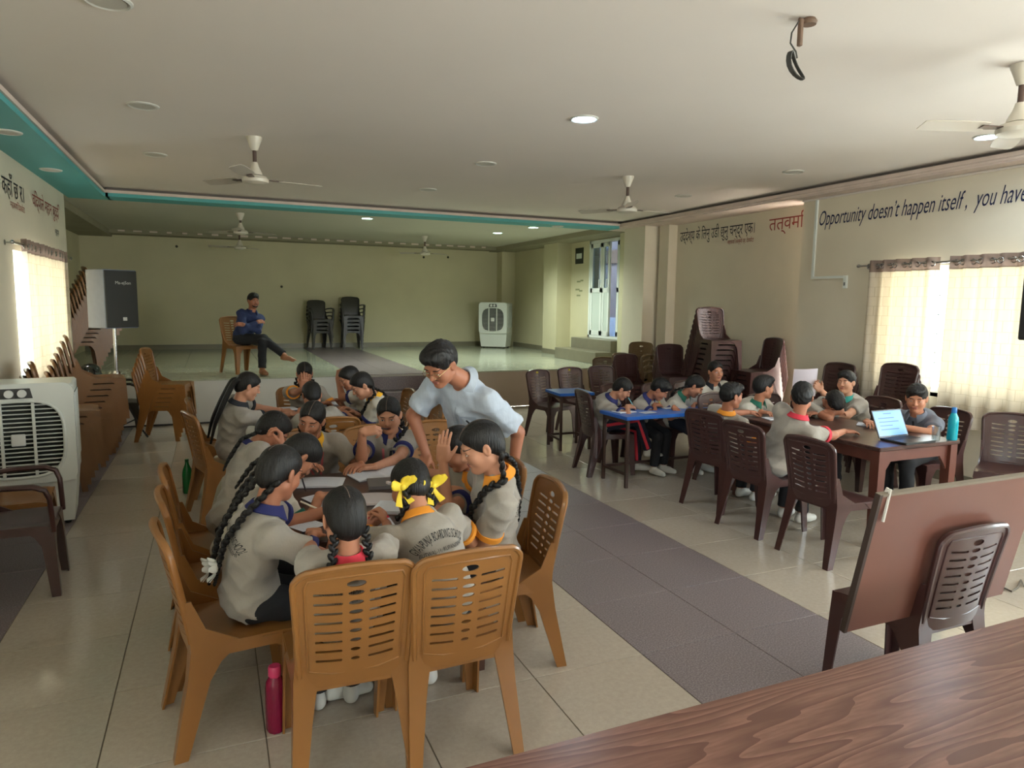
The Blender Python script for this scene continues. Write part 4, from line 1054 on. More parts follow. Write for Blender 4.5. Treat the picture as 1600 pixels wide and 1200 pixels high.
CO = {'navy': cm('navy', (34, 38, 96)), 'red': cm('red', (206, 48, 66)), 'orange': cm('orange', (232, 148, 44)), 'yellow': cm('yellow', (240, 176, 36)), 'green': cm('green', (34, 104, 84)), 'teal': cm('teal', (60, 160, 150)), 'grey': m_grey, 'dark': cm('dark', (36, 38, 46)), 'blueshirt': mat('pale_blue_shirt_cloth', (184, 194, 208), .8, noise=(60, .04, (1, 1, .03)), bump=(11, .9), sheen=.15), 'navyshirt': mat('navy_shirt_cloth', (40, 52, 92), .85, noise=(5, .08)), 'slate': mat('slate_shirt_cloth', (104, 108, 120), .85, noise=(5, .06))}
HEAD = None
def head_prims(hs, male=False):
    E = np.eye(3); P = []
    def u(k, *p): P.append(('u', k * hs, p))
    def s3(*p): return A3(*p) * hs
    u(.02, 'ell', s3(0, -.015, .028), s3(.073, .09, .082), E)
    u(.03, 'ell', s3(0, .03, -.028), s3(.060 + (.003 if male else 0), .058, .076), E)
    u(.025, 'cap', s3(.046, .0, -.058), s3(.008, .062, -.09), .024 * hs, .021 * hs); u(.025, 'cap', s3(-.046, .0, -.058), s3(-.008, .062, -.09), .024 * hs, .021 * hs)
    for s in (-1, 1): u(.02, 'ell', s3(s * .036, .056, -.028), s3(.026, .026, .028), E)
    u(.012, 'cap', s3(-.034, .074, .026), s3(.034, .074, .026), .0125 * hs, .0125 * hs)
    for s in (-1, 1): P.append(('s', .012 * hs, ('ell', s3(s * .031, .1, .007), s3(.019, .017, .013), E)))
    for s in (-1, 1): u(.004, 'ell', s3(s * .031, .0735, .007), s3(.0145, .0125, .011), E)
    u(.009, 'cap', s3(0, .084, .014), s3(0, .104, -.02), .0075 * hs, .0105 * hs)
    for s in (-1, 1): u(.005, 'ell', s3(s * .0115, .094, -.0245), s3(.0085, .010, .0075), E)
    u(.005, 'ell', s3(0, .087, -.0505), s3(.022, .009, .0060), E); u(.005, 'ell', s3(0, .085, -.0605), s3(.019, .0095, .0068), E)
    u(.012, 'ell', s3(0, .078, -.088), s3(.017, .014, .013), E)
    for s in (-1, 1):
        M_ = rotm(s * .35, -.12, 0); u(.005, 'ell', s3(s * .0765, -.006, -.008), s3(.009, .019, .031), M_)
        P.append(('s', .004, ('ell', s3(s * .085, .0, -.006), s3(.006, .009, .017), M_)))
    return P
def xform_prims(prims, M_, c):
    out = []
    for op, k, p in prims:
        if p[0] in ('cap', 'ccap'): q = (p[0], M_ @ p[1] + c, M_ @ p[2] + c, p[3], p[4])
        elif p[0] == 'ell': q = ('ell', M_ @ p[1] + c, p[2], M_ @ p[3])
        elif p[0] == 'box': q = ('box', M_ @ p[1] + c, p[2], M_ @ p[3], p[4])
        else: n = M_ @ p[1]; q = ('plane', n, p[2] + float(n @ c))
        out.append((op, k, q))
    return out
def hand_prims(w, d, n, right, sc_, curl, spread=.1, point=None):
    d = nrm(d); n = nrm(n - d * (n @ d)); t = np.cross(n, d) * (-1 if right else 1)
    P = []; M_ = np.stack([d, t, n], 1)
    P.append(('u', .012, ('box', w + d * .046 * sc_, A3(.032, .028, .004) * sc_, M_, .009 * sc_)))
    P.append(('u', .012, ('ell', w + d * .035 * sc_ + t * .022 * sc_ + n * .006 * sc_, A3(.03, .016, .014) * sc_, M_)))
    for i, (off, ln) in enumerate(((.0275, .070), (.0095, .078), (-.0085, .072), (-.0255, .057))):
        c = curl[i] if hasattr(curl, '__len__') else curl
        a = w + d * (.084 - .004 * abs(i - 1)) * sc_ + t * off * sc_; ang = (1.2 - i * .8) * spread; dd = nrm(d * math.cos(ang) + t * math.sin(ang)); r0 = .0083 - .0005 * (i == 3)
        for j, fr in enumerate((.45, .31, .24)):
            an = c * (.75, 1.0, .7)[j]; ax = nrm(n)
            e_ = nrm(dd * math.cos(an) + ax * math.sin(an)); ax2 = nrm(ax * math.cos(an) - dd * math.sin(an)); b = a + e_ * ln * fr * sc_
            P.append(('u', .0035, ('cap', a, b, (r0 - .0006 * j) * sc_, (r0 - .0006 * (j + 1)) * sc_))); a = b; dd = e_; n = ax2
        n = nrm(M_[:, 2])
    tc_ = curl[4] if hasattr(curl, '__len__') else curl * .6
    a = w + d * .022 * sc_ + t * .026 * sc_ + n * .006 * sc_; e_ = nrm(d * .72 + t * (.62 - .5 * tc_) + n * (.2 + .5 * tc_)); b = a + e_ * .040 * sc_
    P.append(('u', .008, ('cap', a, b, .0115 * sc_, .0095 * sc_))); e2 = nrm(e_ * .85 + d * .4 - t * .35 * tc_ + n * .2 * tc_)
    P.append(('u', .004, ('cap', b, b + e2 * .032 * sc_, .0092 * sc_, .0072 * sc_)))
    return P
PEOPLE = {}
def person(label, H, hip, face, head, look, hands, hair='girl', shirt='grey', collar=None, trim=None, trousers=m_trous, shoes=m_shoe, skin=0, seat=.44, feet=None, near=True, standing=False,
           braid=None, bow=None, printed=False, twist=0.0, male=False, placket=None, lanyard=None, eyes='down', sleeve=.62, long_sleeve=False, z0=0.0, extra=None, fat=1.0, hs=None, lapel=False, sit_fwd=0.0, nboff=None):
    """hip: world xy; face: facing angle (deg from +x); head: world xyz of head centre; look: (world yaw deg, pitch down deg, roll deg); hands: {'L'/'R': dict(w=world wrist, d=dir, n=palm normal, curl, pole)}"""
    s = H / 1.5; hs = hs or (.93 if H < 1.55 else 1.0)
    root = thing('person', label, 'person', (hip[0], hip[1], z0), R(face - 90))
    c_, s_ = math.cos(R(face - 90)), math.sin(R(face - 90)); Rw = np.array([[c_, -s_, 0], [s_, c_, 0], [0, 0, 1]]); o3 = A3(hip[0], hip[1], z0)
    loc = lambda p: Rw.T @ (np.asarray(p, float) - o3); dl = lambda d: Rw.T @ np.asarray(d, float)
    hc = A3(0, 0, (seat - z0 if not standing else .52 * H) + (.092 * s if not standing else 0))
    Mh = rotm(R(look[0] - face), R(look[1]), R(look[2])); C = loc(head); hup = Mh[:, 2]
    g = nrm(C - hc); nd = nrm(.55 * g + .45 * hup); hb = C + Mh @ A3(0, -.022, -.075) * hs
    NB = hb - nd * .082 * s
    if nboff is not None: NB = NB + dl(nboff); nd = nrm(hb - NB)
    up = NB - hc; L = np.linalg.norm(up); up = up / L; Lt = .44 * s
    sag = min(.05, .26 * math.sqrt(max(0, Lt * Lt - L * L))) if L < Lt else 0
    tw = R(twist); right = nrm(A3(math.cos(tw), math.sin(tw), 0) - up * (A3(math.cos(tw), math.sin(tw), 0) @ up)); fwd = np.cross(up, right)
    r0 = nrm(A3(1, 0, 0) - up * up[0]); f0 = np.cross(up, r0)
    q = L / Lt
    SC = NB - up * .062 * s + fwd * .012; SH = {'L': SC - right * .145 * s * fat, 'R': SC + right * .145 * s * fat}
    M_t = np.stack([right, fwd, up], 1); M_m = np.stack([nrm(right + r0), np.cross(up, nrm(right + r0)), up], 1); M_p = np.stack([A3(1, 0, 0), nrm(np.cross(nrm(up + A3(0, 0, 1)), A3(1, 0, 0))), nrm(up + A3(0, 0, 1))], 1)
    M_p[:, 1] = np.cross(M_p[:, 2], M_p[:, 0])
    def torso(e, k=.05):
        return [('u', k, ('ell', hc + up * .02 * s, A3(.142 * fat, .112, .105) * s + e, M_p)), ('u', k, ('ell', hc + up * .155 * s * q - f0 * sag * .8, A3(.118 * fat, .088 * fat, .125 * q) * s + e, M_m)),
                ('u', k, ('ell', hc + up * .29 * s * q - fwd * sag, A3(.134 * fat, .094 * fat, .135 * q) * s + e, M_t)), ('u', .045, ('cap', SH['L'] - up * .008, SH['R'] - up * .008, .05 * s + e, .05 * s + e)),
                ('u', .05, ('cap', hc + up * .33 * s * q - fwd * sag * .8, NB - up * .015 - fwd * .004, .078 * s + e, .052 * s + e * .6))]
    # legs
    la, lk = .37 * s, .37 * s; legs = {}
    for i, sd in enumerate((-1, 1)):
        hj = hc + A3(sd * .08 * s, .02, -.01)
        if standing: an = A3(sd * .1, .02, .075 * s); pole = A3(0, 1, 0); fd = A3(sd * .15, 1, 0)
        else: an = A3(sd * .085 * s, .34 * s + sit_fwd, .075 * s - 0); pole = A3(0, .6, 1); fd = A3(sd * .12, 1, 0)
        if feet and feet[i] is not None:
            an = loc(feet[i]['p']); fd = dl(feet[i].get('d', (0, 1, 0))) if 'd' in feet[i] else fd
            if 'pole' in feet[i]: pole = dl(feet[i]['pole'])
        kn, an = ik(hj, an, la, lk if not standing else .40 * s, pole); legs[sd] = (hj, kn, an, nrm(fd))
    # arms
    ua, fa = .262 * s, .225 * s; arms = {}
    for key, sd in (('L', -1), ('R', 1)):
        h = hands.get(key) if hands else None
        if h is None: h = dict(w=None)
        wl = loc(h['w']) if h.get('w') is not None else hc + A3(sd * .10 * s, .30 * s, .05)
        pole = dl(h['pole']) if 'pole' in h else A3(sd * .55, -.35, -.8)
        el, wr = ik(SH[key], wl, ua, fa, pole)
        hd = dl(h['d']) if 'd' in h else wr - el
        hn = dl(h['n']) if 'n' in h else A3(0, 0, -1)
        arms[key] = (SH[key], el, wr, nrm(hd), hn, h.get('curl', .35))
    hsc = 1.0 * s if H < 1.6 else .98
    hg, hh, bg_ = (.0045, .0046, .0095) if near else (.0062, .0062, .012)
    # ---- body: trunk, limbs, then finer head and hands in the same mesh
    BP = torso(-.006)
    for sd in legs:
        hj, kn, an, fd = legs[sd]
        BP += [('u', .03, ('cap', hj, kn, .072 * s * fat, .05 * s)), ('u', .02, ('cap', kn, an, .05 * s, .032 * s)), ('u', .015, ('cap', an - A3(0, 0, .02 * s), an + fd * .12 * s - A3(0, 0, .04 * s), .032 * s, .024 * s))]
    for k_ in arms:
        a, el, wr, hd, hn, cu = arms[k_]
        BP += [('u', .025, ('cap', a, el, .046 * s * fat, .036 * s)), ('u', .015, ('cap', el, wr, .037 * s, .0235 * s))]
    NK = ('u', .02, ('cap', NB - nd * .03, hb + nd * .02, .05 * s if not male else .052 * s, .046 * s))
    BP.append(NK)
    parts = [sdf_mesh(BP, bg_)]
    hp = xform_prims(head_prims(hs, male), Mh, C)
    parts.append(sdf_mesh([('u', .02, ('cap', NB + nd * .015, hb + nd * .02, .05 * s, .046 * s))] + hp, hg))
    for k_ in arms:
        a, el, wr, hd, hn, cu = arms[k_]
        parts.append(sdf_mesh([('u', .01, ('cap', wr + (el - wr) * .18, wr + nrm(wr - el) * .004, .026 * s, .0235 * s))] + hand_prims(wr, hd, hn, k_ == 'R', hsc, cu), hh))
    np_mesh('body', parts, SKIN[skin], root)
    # ---- clothes
    ph = rng.rand(6) * 6
    def folds(X, Y, Z):
        a = np.sin(30 * Z + 13 * X + 10 * Y + ph[0] + 1.8 * np.sin(9 * X + ph[1]) + 1.2 * np.sin(7 * Y + ph[4])); b = np.sin(21 * X - 26 * Z + 17 * Y + ph[2] + 1.3 * np.sin(12 * Z + ph[5]))
        return (.0125 * (np.abs(a) ** .8 - .6) * (.45 + .35 * np.sin(8 * X + 6 * Z + ph[3])) + .0075 * (np.abs(b) - .6) + .0018 * np.sin(62 * Z - 43 * X + 30 * Y + ph[3])).astype(np.float32)
    SP = torso(.012, .06); sl_end = {}
    for k_ in arms:
        a, el, wr, hd, hn, cu = arms[k_]
        if long_sleeve:
            SP += [('u', .03, ('cap', a, el, .057 * s * fat, .049 * s)), ('u', .02, ('ccap', el, el + (wr - el) * .95, .049 * s, .036 * s))]
        else:
            e_ = a + (el - a) * sleeve; sl_end[k_] = (a, e_); SP.append(('u', .035, ('ccap', a, e_, .060 * s * fat, .062 * s * fat)))
    SP.append(('s', .012, ('ell', NB + nd * .05 + fwd * .03, A3(.052, .06, .055) * s, M_t)))
    sv, sf = sdf_mesh(SP, .0085 if near else .0115, folds)
    msh = CO.get(shirt, m_grey) if shirt != 'pale' else m_pale
    np_mesh('shirt', [(sv, sf)], msh, root)
    shp = SP
    TP = [('u', .04, ('ell', hc + A3(0, .01, 0), A3(.140 * fat, .108, .098) * s + .004, M_p))]
    for sd in legs:
        hj, kn, an, fd = legs[sd]
        TP += [('u', .03, ('cap', hj, kn, .079 * s * fat, .060 * s)), ('u', .02, ('ccap', kn, an + (kn - an) * .06, .060 * s, .052 * s))]
    np_mesh('trousers', [sdf_mesh(TP, .011 if near else .014, lambda X, Y, Z: .6 * folds(X, Y, Z))], trousers, root)
    for sd in legs:
        hj, kn, an, fd = legs[sd]; fdn = nrm(A3(fd[0], fd[1], fd[2])); dn = A3(0, 0, -1) if abs(fdn[2]) < .3 else nrm(np.cross(np.cross(fdn, A3(0, 0, -1)), fdn))
        hl = an + dn * .036 * s - fdn * .022 * s; toe = an + fdn * .145 * s + dn * .044 * s
        Q = [('u', .03, ('cap', hl, an + fdn * .075 * s + dn * .034 * s, .036 * s, .036 * s)), ('u', .025, ('cap', an + fdn * .07 * s + dn * .04 * s, toe, .037 * s, .03 * s)), ('u', .02, ('ccap', an + dn * .02, an - dn * .02 * s, .038 * s, .036 * s)), ('p', 0, ('plane', dn, float(dn @ (an + dn * .068 * s))))]
        np_mesh('shoe', [sdf_mesh(Q, .0075 if near else .010)], shoes, root)
    # sleeve bands
    if trim:
        for k_, (a, e_) in sl_end.items():
            n_ = nrm(e_ - a); u_ = nrm(np.cross(n_, A3(.3, .5, .8))); w_ = np.cross(n_, u_); b = MB(); r_ = .064 * s * fat
            b.loft([[tuple(e_ + n_ * t + (u_ * math.cos(2 * PI * j / 24) + w_ * math.sin(2 * PI * j / 24)) * rr_) for j in range(24)] for t, rr_ in ((-.024, r_ - .006), (-.023, r_ + .0045), (.003, r_ + .005), (.004, r_ - .01))], True, False, False)
            b.obj('sleeve_band', CO[trim], root)
    # collar
    if collar:
        cf = np.cross(nd, nrm(right - nd * (right @ nd))); cr = np.cross(cf, nd); b = MB(); rings = []
        N = 30; gap = 28 if not lapel else 40
        base = NB - nd * .012 * s
        for j in range(N + 1):
            a = R(90 + gap + (360 - 2 * gap) * j / N); dr_ = cr * math.cos(a) + cf * math.sin(a) * 1.02; tip = max(0, 1 - min(j, N - j) / 4.0)
            prof = [(.060, -.006), (.055, .034), (.062, .037), (.084 + .012 * tip, .004 - .026 * tip), (.082 + .012 * tip, -.001 - .026 * tip), (.064, .012)]
            rings.append([tuple(base + dr_ * r_ * s + nd * h_ * s) for r_, h_ in prof])
        b.loft(rings, True, True, True); b.obj('collar', CO[collar], root)
    bv = BVHTree.FromPolygons([Vector(v) for v in sv], [tuple(map(int, f)) for f in sf])
    def stick(p, d, off):
        h = bv.ray_cast(Vector(p), Vector(d)); 
        return np.array(h[0]) - nrm(d) * off if h[0] is not None else None
    if printed:                                  # arched school print on the back
        v1, f1 = text_mesh('GYANPUNJA BOARDING SCHOOL', .040 * s); v2, f2 = text_mesh('BUTWAL-11, RUPANDEHI', .026 * s)
        org = hc + up * .285 * s * q - fwd * (sag + .4)
        allv, allf = [], []
        for vv, ff, arch, dz_ in ((v1, f1, True, .0), (v2, f2, False, -.055 * s)):
            o_ = len(allv); w_ = max(p[0] for p in vv) - min(p[0] for p in vv); kx = (.235 if arch else .20) * s / w_; okk = []
            for p in vv:
                x, z_ = p[0] * kx, p[1] * (1.35 if arch else 1)
                if arch: rr_ = .16 * s; a = x / rr_; x, z_ = (rr_ + z_) * math.sin(a), (rr_ + z_) * math.cos(a) - rr_
                hpnt = stick(org + right * x + up * (z_ + dz_ + .035 * s), fwd, .0035)
                okk.append(hpnt is not None); allv.append(tuple(hpnt) if hpnt is not None else (0, 0, 0))
            allf += [tuple(i + o_ for i in q_) for q_ in ff if all(okk[i] for i in q_)]
        if allf: MB().add(allv, allf).obj('shirt_print', mat('print_black', (34, 34, 36), .7), root, False)
    front = hc + up * .3 * s * q + fwd * .5
    def chest_strip(x0, z0_, x1, z1_, wd, name, m_):
        b = MB(); pts = []
        for t in np.linspace(0, 1, 14):
            x, z_ = x0 + (x1 - x0) * t, z0_ + (z1_ - z0_) * t
            a = stick(front + right * (x - wd) + up * z_, -fwd, .003); c = stick(front + right * (x + wd) + up * z_, -fwd, .003)
            if a is not None and c is not None: pts.append((tuple(a), tuple(c)))
        if len(pts) > 2:
            b.add([p for q_ in pts for p in q_], [(2 * i, 2 * i + 1, 2 * i + 3, 2 * i + 2) for i in range(len(pts) - 1)]); b.obj(name, m_, root, True)
    if placket: chest_strip(0, .09 * s, 0, -.06 * s, .009, 'placket', CO[placket])
    if lanyard:
        for sd in (-1, 1): chest_strip(sd * .055 * s, .10 * s, sd * .022 * s, -.09 * s, .007, 'lanyard', CO_l)
    # ---- face details
    HP = head_prims(hs, male)
    def fy(x, z_):
        ysx = np.linspace(.125, .02, 80); P = np.stack([np.full(80, x), ysx, np.full(80, z_)], 1) * hs; D = sdf_points(HP, P); i = np.argmax(D < 0); return ysx[i]
    tw_ = lambda p: tuple(Mh @ (A3(*p) * hs) + C)
    def face_mesh(name, b, m_): b.xf(lambda *p: tw_(p)); b.obj(name, m_, root)
    for sd in (-1, 1):
        ye = fy(sd * .031, .005)
        op = .0055 if eyes == 'open' else .0030
        face_mesh('eye', MB().ell((sd * .031, ye - .0035, .0045 - (0 if eyes == 'open' else .002)), (.0125, .0058, op), nu=12, nv=8), m_eyew)
        face_mesh('iris', MB().ell((sd * .031 + .001, ye - .0015, .0045 - (0 if eyes == 'open' else .0025)), (.0055, .0048, op * .95), nu=10, nv=6), m_iris)
        face_mesh('eyelash', MB().tube([(sd * (.031 + t * .0145), fy(sd * (.031 + t * .0145), .0095) + .0008, .0045 + op * (1 - t * t) - .0015 - (0 if eyes == 'open' else .002)) for t in np.linspace(-1, 1, 7)], .0017, 5), m_brow)
        face_mesh('eyebrow', MB().tube([(sd * (.033 + t * .019), fy(sd * (.033 + t * .019), .026) + .0006, .025 + .004 * (1 - t * t) + .001 * t) for t in np.linspace(-1, 1, 7)], [.0022, .0032, .0036, .0034, .003, .0024, .0015], 6, flat=(.6, 1)), m_brow)
    face_mesh('lips', MB().ell((0, fy(0, -.0505) - .0052, -.0505), (.0215, .007, .0048), nu=14, nv=8).ell((0, fy(0, -.0605) - .0052, -.0600), (.0185, .007, .0056), nu=14, nv=8), m_lip_)
    # ---- hair
    E = np.eye(3); HPr = []
    def hu(k, c, r_): HPr.append(('u', k * hs, ('ell', A3(*c) * hs, A3(*r_) * hs, E)))
    def cut(A_, B_):
        d = A3(0, B_[0] - A_[0], B_[1] - A_[1]); n_ = nrm(A3(0, -d[2], d[1])); n_ = n_ if n_[1] > 0 else -n_; HPr.append(('p', 0, ('plane', n_, float(n_ @ (A3(0, *A_) * hs)))))
    hg2 = .0052 if near else .0070
    def opening(c, r_): HPr.append(('s', .006 * hs, ('ell', A3(*c) * hs, A3(*r_) * hs, E)))
    if hair in ('girl', 'long'):
        hu(.02, (0, -.018, .030), (.0805, .0975, .0895)); hu(.03, (0, -.058, -.022), (.066, .05, .066)); hu(.02, (0, .0, .055), (.071, .084, .058))
        cut((.046, .02), (-.046, -.10)); opening((0, .104, .0), (.064, .062, .078))
    else:
        hu(.02, (0, -.016, .036), (.0815, .0985, .090)); hu(.03, (0, -.045, .0), (.071, .064, .075)); hu(.03, (0, .03, .082), (.064, .062, .040)); hu(.02, (.02, .05, .086), (.045, .045, .03))
        cut((.04, .0), (-.08, -.078)); opening((0, .108, -.008), (.066, .06, .076)); HPr.append(('s', .006, ('ell', A3(.085, .005, -.03) * hs, A3(.03, .03, .05) * hs, E))); HPr.append(('s', .006, ('ell', A3(-.085, .005, -.03) * hs, A3(.03, .03, .05) * hs, E)))
    hv, hf = sdf_mesh(HPr, hg2, lambda X, Y, Z: (.0028 * np.sin(170 * X + 14 * np.sin(23 * Y + ph[4]) + 40 * Y) * np.sin(90 * Z + 60 * Y + ph[5])).astype(np.float32) if hair == 'boy' else (.0008 * np.sin(220 * X)).astype(np.float32) + 0 * Y + 0 * Z)
    hv = hv @ Mh.T + C
    np_mesh('hair', [(hv, hf)], m_hair, root)
    if hair == 'girl':
        pp_ = [(0, (-.018 + .099 * math.cos(a)) * 1.0, .030 + .0935 * math.sin(a) + (.0045 if .5 < a < 1.9 else 0)) for a in np.linspace(R(27), R(150), 26)]
        HP2 = xform_prims(HPr, np.eye(3), A3(0, 0, 0)); pts = []
        for p in pp_:                            # march onto the hair surface
            c0 = A3(0, -.018, .03) * hs; dr_ = nrm(A3(*p) * hs - c0); P = c0 + dr_ * np.linspace(.14, .05, 90)[:, None] * hs; D = sdf_points(HPr, P); i = np.argmax(D < 0)
            if D[i] < 0: pts.append(tuple(Mh @ P[i] + C))
        if len(pts) > 3: MB().tube(pts, .0017, 5).obj('hair_parting', m_part, root)
    if braid:
        for bi, (sd, ln, mode) in enumerate(braid):
            att = Mh @ (A3(sd * .058, -.062, -.055) * hs) + C
            if mode == 'back': way = [att, NB + right * sd * .065 * s - fwd * .10 * s + up * .0, hc + up * .30 * s * q + right * sd * .055 * s - fwd * (.13 * s + sag), hc + up * .05 * s + right * sd * .06 * s - fwd * (.14 * s + sag), hc - up * .1 * s + right * sd * .06 * s - fwd * (.14 * s)]
            elif mode == 'front': way = [att, NB + right * sd * .095 * s + up * .0 - fwd * .01, NB + right * sd * .085 * s - up * .09 * s + fwd * .13 * s, hc + up * .18 * s + right * sd * .08 * s + fwd * .14 * s, hc + up * .0 * s + right * sd * .09 * s + fwd * .16 * s]
            else: way = [att, att + A3(0, 0, -.12) - fwd * .01 + right * sd * .015, att + A3(0, 0, -.5) - fwd * .02 + right * sd * .02]
            dense = []
            for i in range(len(way) - 1):
                for t in np.linspace(0, 1, 14)[:-1]: dense.append(way[i] * (1 - t) + way[i + 1] * t)
            dense.append(way[-1]); dense = np.array(dense)
            for _ in range(4): dense[1:-1] = (dense[:-2] + dense[1:-1] * 2 + dense[2:]) / 4
            rad = .0165 * s
            for _ in range(3):                   # keep the braid outside the shirt
                D = sdf_points(shp, dense); e_ = 1e-3
                G = np.stack([sdf_points(shp, dense + np.eye(3)[i] * e_) - D for i in range(3)], 1); G /= np.linalg.norm(G, axis=1)[:, None] + 1e-9
                mv = np.clip(rad * .9 + .004 - D, 0, .2)[:, None] * G; mv[0] = 0; dense = dense + mv
            seg = np.linalg.norm(np.diff(dense, axis=0), axis=1); cl = np.concatenate([[0], np.cumsum(seg)]); ln = min(ln, cl[-1]); b = MB(); stp_ = rad * (1.15 if near else 1.5)
            k_ = 0; dist = 0.0
            while dist < ln:
                p = np.array([np.interp(dist, cl, dense[:, i]) for i in range(3)]); p2 = np.array([np.interp(min(dist + .01, cl[-1]), cl, dense[:, i]) for i in range(3)]); t_ = nrm(p2 - p + 1e-9)
                sgn = -1 if k_ % 2 else 1; sw = nrm(np.cross(t_, fwd)); fq = np.cross(sw, t_); tp = 1 - .5 * max(0, (dist / ln - .72) / .28); ax = nrm(t_ * .8 + sw * sgn * -.55); ay = nrm(np.cross(fq, ax)); az = np.cross(ax, ay)
                M_ = np.stack([ax, ay, az], 1); b.ell(p + sw * sgn * rad * .42 * tp, (rad * 1.35 * tp, rad * .72 * tp, rad * .8 * tp), M_, 8 if near else 6, 6 if near else 4); dist += stp_ * tp; k_ += 1
            b.obj('braid', m_hair, root)
            def bow_at(p, m_, sz):
                bb = MB()
                for j, (a, l_, wd) in enumerate(((28, 1.1, .017), (155, 1.1, .017), (60, .9, .014), (250, 1.3, .012), (292, 1.15, .012))):
                    d_ = nrm(right * math.cos(R(a)) + A3(0, 0, 1) * math.sin(R(a)) - fwd * .25); n_ = nrm(np.cross(d_, fwd)); f2 = np.cross(n_, d_); ring = []
                    for t in np.linspace(0, 1, 9):           # ribbon loop or tail that widens away from the knot
                        c0 = p + d_ * .05 * sz * l_ * t + f2 * (.010 * sz * math.sin(PI * t * 1.3)); w0 = wd * sz * (.25 + .75 * math.sin(PI * min(1, .15 + t * .75))) if j < 3 else wd * sz * (.35 + .7 * t); h0 = (.010 * sz * math.sin(PI * min(1, .1 + .85 * t)) + .001) if j < 3 else .0015
                        ring.append([tuple(c0 + n_ * w0 * math.cos(q) + f2 * h0 * math.sin(q)) for q in np.linspace(0, 2 * PI, 13)[:-1]])
                    bb.loft(ring, True, True, True)
                bb.ell(p, (.011 * sz,) * 3); bb.obj('hair_ribbon', m_, root)
            if bow and bow[0] == 'end':
                p = np.array([np.interp(ln * bow[2], cl, dense[:, i]) for i in range(3)]); bow_at(p - fwd * .016, bow[1], .95)
            if bow and bow[0] == 'top': bow_at(att + right * sd * .02 + A3(0, 0, .015), bow[1], 1.25)
    if hair == 'long':
        for sd, ln in ((-1, .52), (1, .46)):
            a = Mh @ (A3(sd * .03, -.085, .02) * hs) + C; pts = [a, a - fwd * .05 * s + up * .0 + right * sd * .01, NB + right * sd * .03 - fwd * .13 * s, hc + up * .27 * s + right * sd * .045 - fwd * (.15 * s + sag), hc + up * .09 * s + right * sd * .05 - fwd * (.16 * s + sag)]
            d_ = np.array([np.array([np.interp(t, np.arange(5), np.array(pts)[:, i]) for i in range(3)]) for t in np.linspace(0, 4, 30)])
            for _ in range(6): d_[1:-1] = (d_[:-2] + 2 * d_[1:-1] + d_[2:]) / 4
            MB().tube([tuple(p) for p in d_], [.022 * (1 - .7 * max(0, (i / 29 - .5) * 2)) + .004 for i in range(30)], 10, flat=(1, .8)).obj('ponytail', m_hair, root)
    info = dict(root=root, arms=arms, C=C, Mh=Mh, hs=hs, tw=tw_, face=face_mesh, fy=fy, up=up, fwd=fwd, right=right, hc=hc, NB=NB, s=s, loc=loc, Rw=Rw, o3=o3, legs=legs, chest=chest_strip, stick=stick, nd=nd)
    if L > Lt * 1.13 or L < Lt * .72: print('TORSO', label, round(L / Lt, 2))
    return info
CO_l = cm('lanyard', (226, 120, 132))
def wpt(i, p): return i['Rw'] @ np.asarray(p, float) + i['o3']
# ---- the front table -------------------------------------------------------------
TZ = .75
def tb(u, v, z=TZ + .03): return fl(u, v, z)
D = lambda *a: np.array(a, float)
white = mat('white_ribbon', (226, 226, 222), .7); yell = mat('yellow_ribbon', (238, 208, 60), .65)
P1 = person('girl with two long braids tied with white bows, navy collar', 1.46, (.10, 2.98), 8, fl(438, 738, 1.06), (38, 24, 0),
    dict(R=dict(w=(.47, 2.96, .80), d=(.7, .6, .05), n=(.2, .2, -1), curl=.9, pole=(-.2, -.9, -.5)), L=dict(w=(.50, 3.22, .79), d=(.9, -.2, 0), n=(0, 0, -1), curl=.5)),
    'girl', 'grey', 'navy', 'navy', braid=[(-1, .52, 'back'), (1, .50, 'back')], bow=('end', white, .84), printed=True, skin=2, feet=[None, None])
P2 = person('girl in a pale shirt with green collar bending low over the papers', 1.44, (.06, 3.52), 5, fl(470, 712, .985), (10, 62, 0),
    dict(R=dict(w=(.45, 3.42, .80), d=(.8, -.2, 0), curl=.8), L=dict(w=(.36, 3.74, .83), d=(.2, -.5, .6), n=(.5, .2, -.5), curl=.9)),
    'girl', 'pale', 'green', 'green', braid=[(1, .42, 'back'), (-1, .3, 'back')], printed=True, skin=1)
P2b = person('girl resting her head on her hand beside the girl in green collar', 1.42, (.04, 4.02), 0, fl(428, 672, 1.0), (-10, 45, 5),
    dict(R=dict(w=(.32, 3.86, .97), d=(-.1, .1, 1), n=(-1, 0, 0), curl=.9, pole=(.3, -.6, -1)), L=dict(w=(.45, 4.0, .80), curl=.5)), 'girl', 'grey', 'navy', 'navy', braid=[(1, .3, 'back')], skin=2)
P3 = person('girl with yellow collar and pink lanyard facing the papers sideways', 1.48, (.62, 4.62), -95, fl(487, 655, 1.045), (-118, 20, -14),
    dict(R=dict(w=(.40, 4.02, .82), d=(.1, -.6, .5), n=(.4, .4, -.3), curl=.8, pole=(-.8, .2, -.4)), L=dict(w=(.78, 4.05, .79), d=(-.7, -.6, 0), curl=.6)),
    'girl', 'grey', 'yellow', None, braid=[(1, .35, 'back'), (-1, .3, 'back')], lanyard=True, skin=1)
P4 = person('girl with navy collar holding a pen to her lips', 1.46, (1.00, 4.60), -92, fl(608, 648, 1.05), (-112, 20, 3),
    dict(R=dict(w=fl(565, 674, 1.00) + D(0, -.02, 0), d=(.75, -.2, .12), n=(.1, .5, -.8), curl=(.9, 1.0, 1.1, 1.1, .8), pole=(-.3, -.5, -1)), L=dict(w=(.86, 4.00, .785), d=(-1, -.1, 0), n=(0, 0, -1), curl=.4, pole=(1, .3, -.4))),
    'girl', 'grey', 'navy', 'navy', braid=[(-1, .34, 'front')], lanyard=True, placket='dark', skin=0, eyes='open')
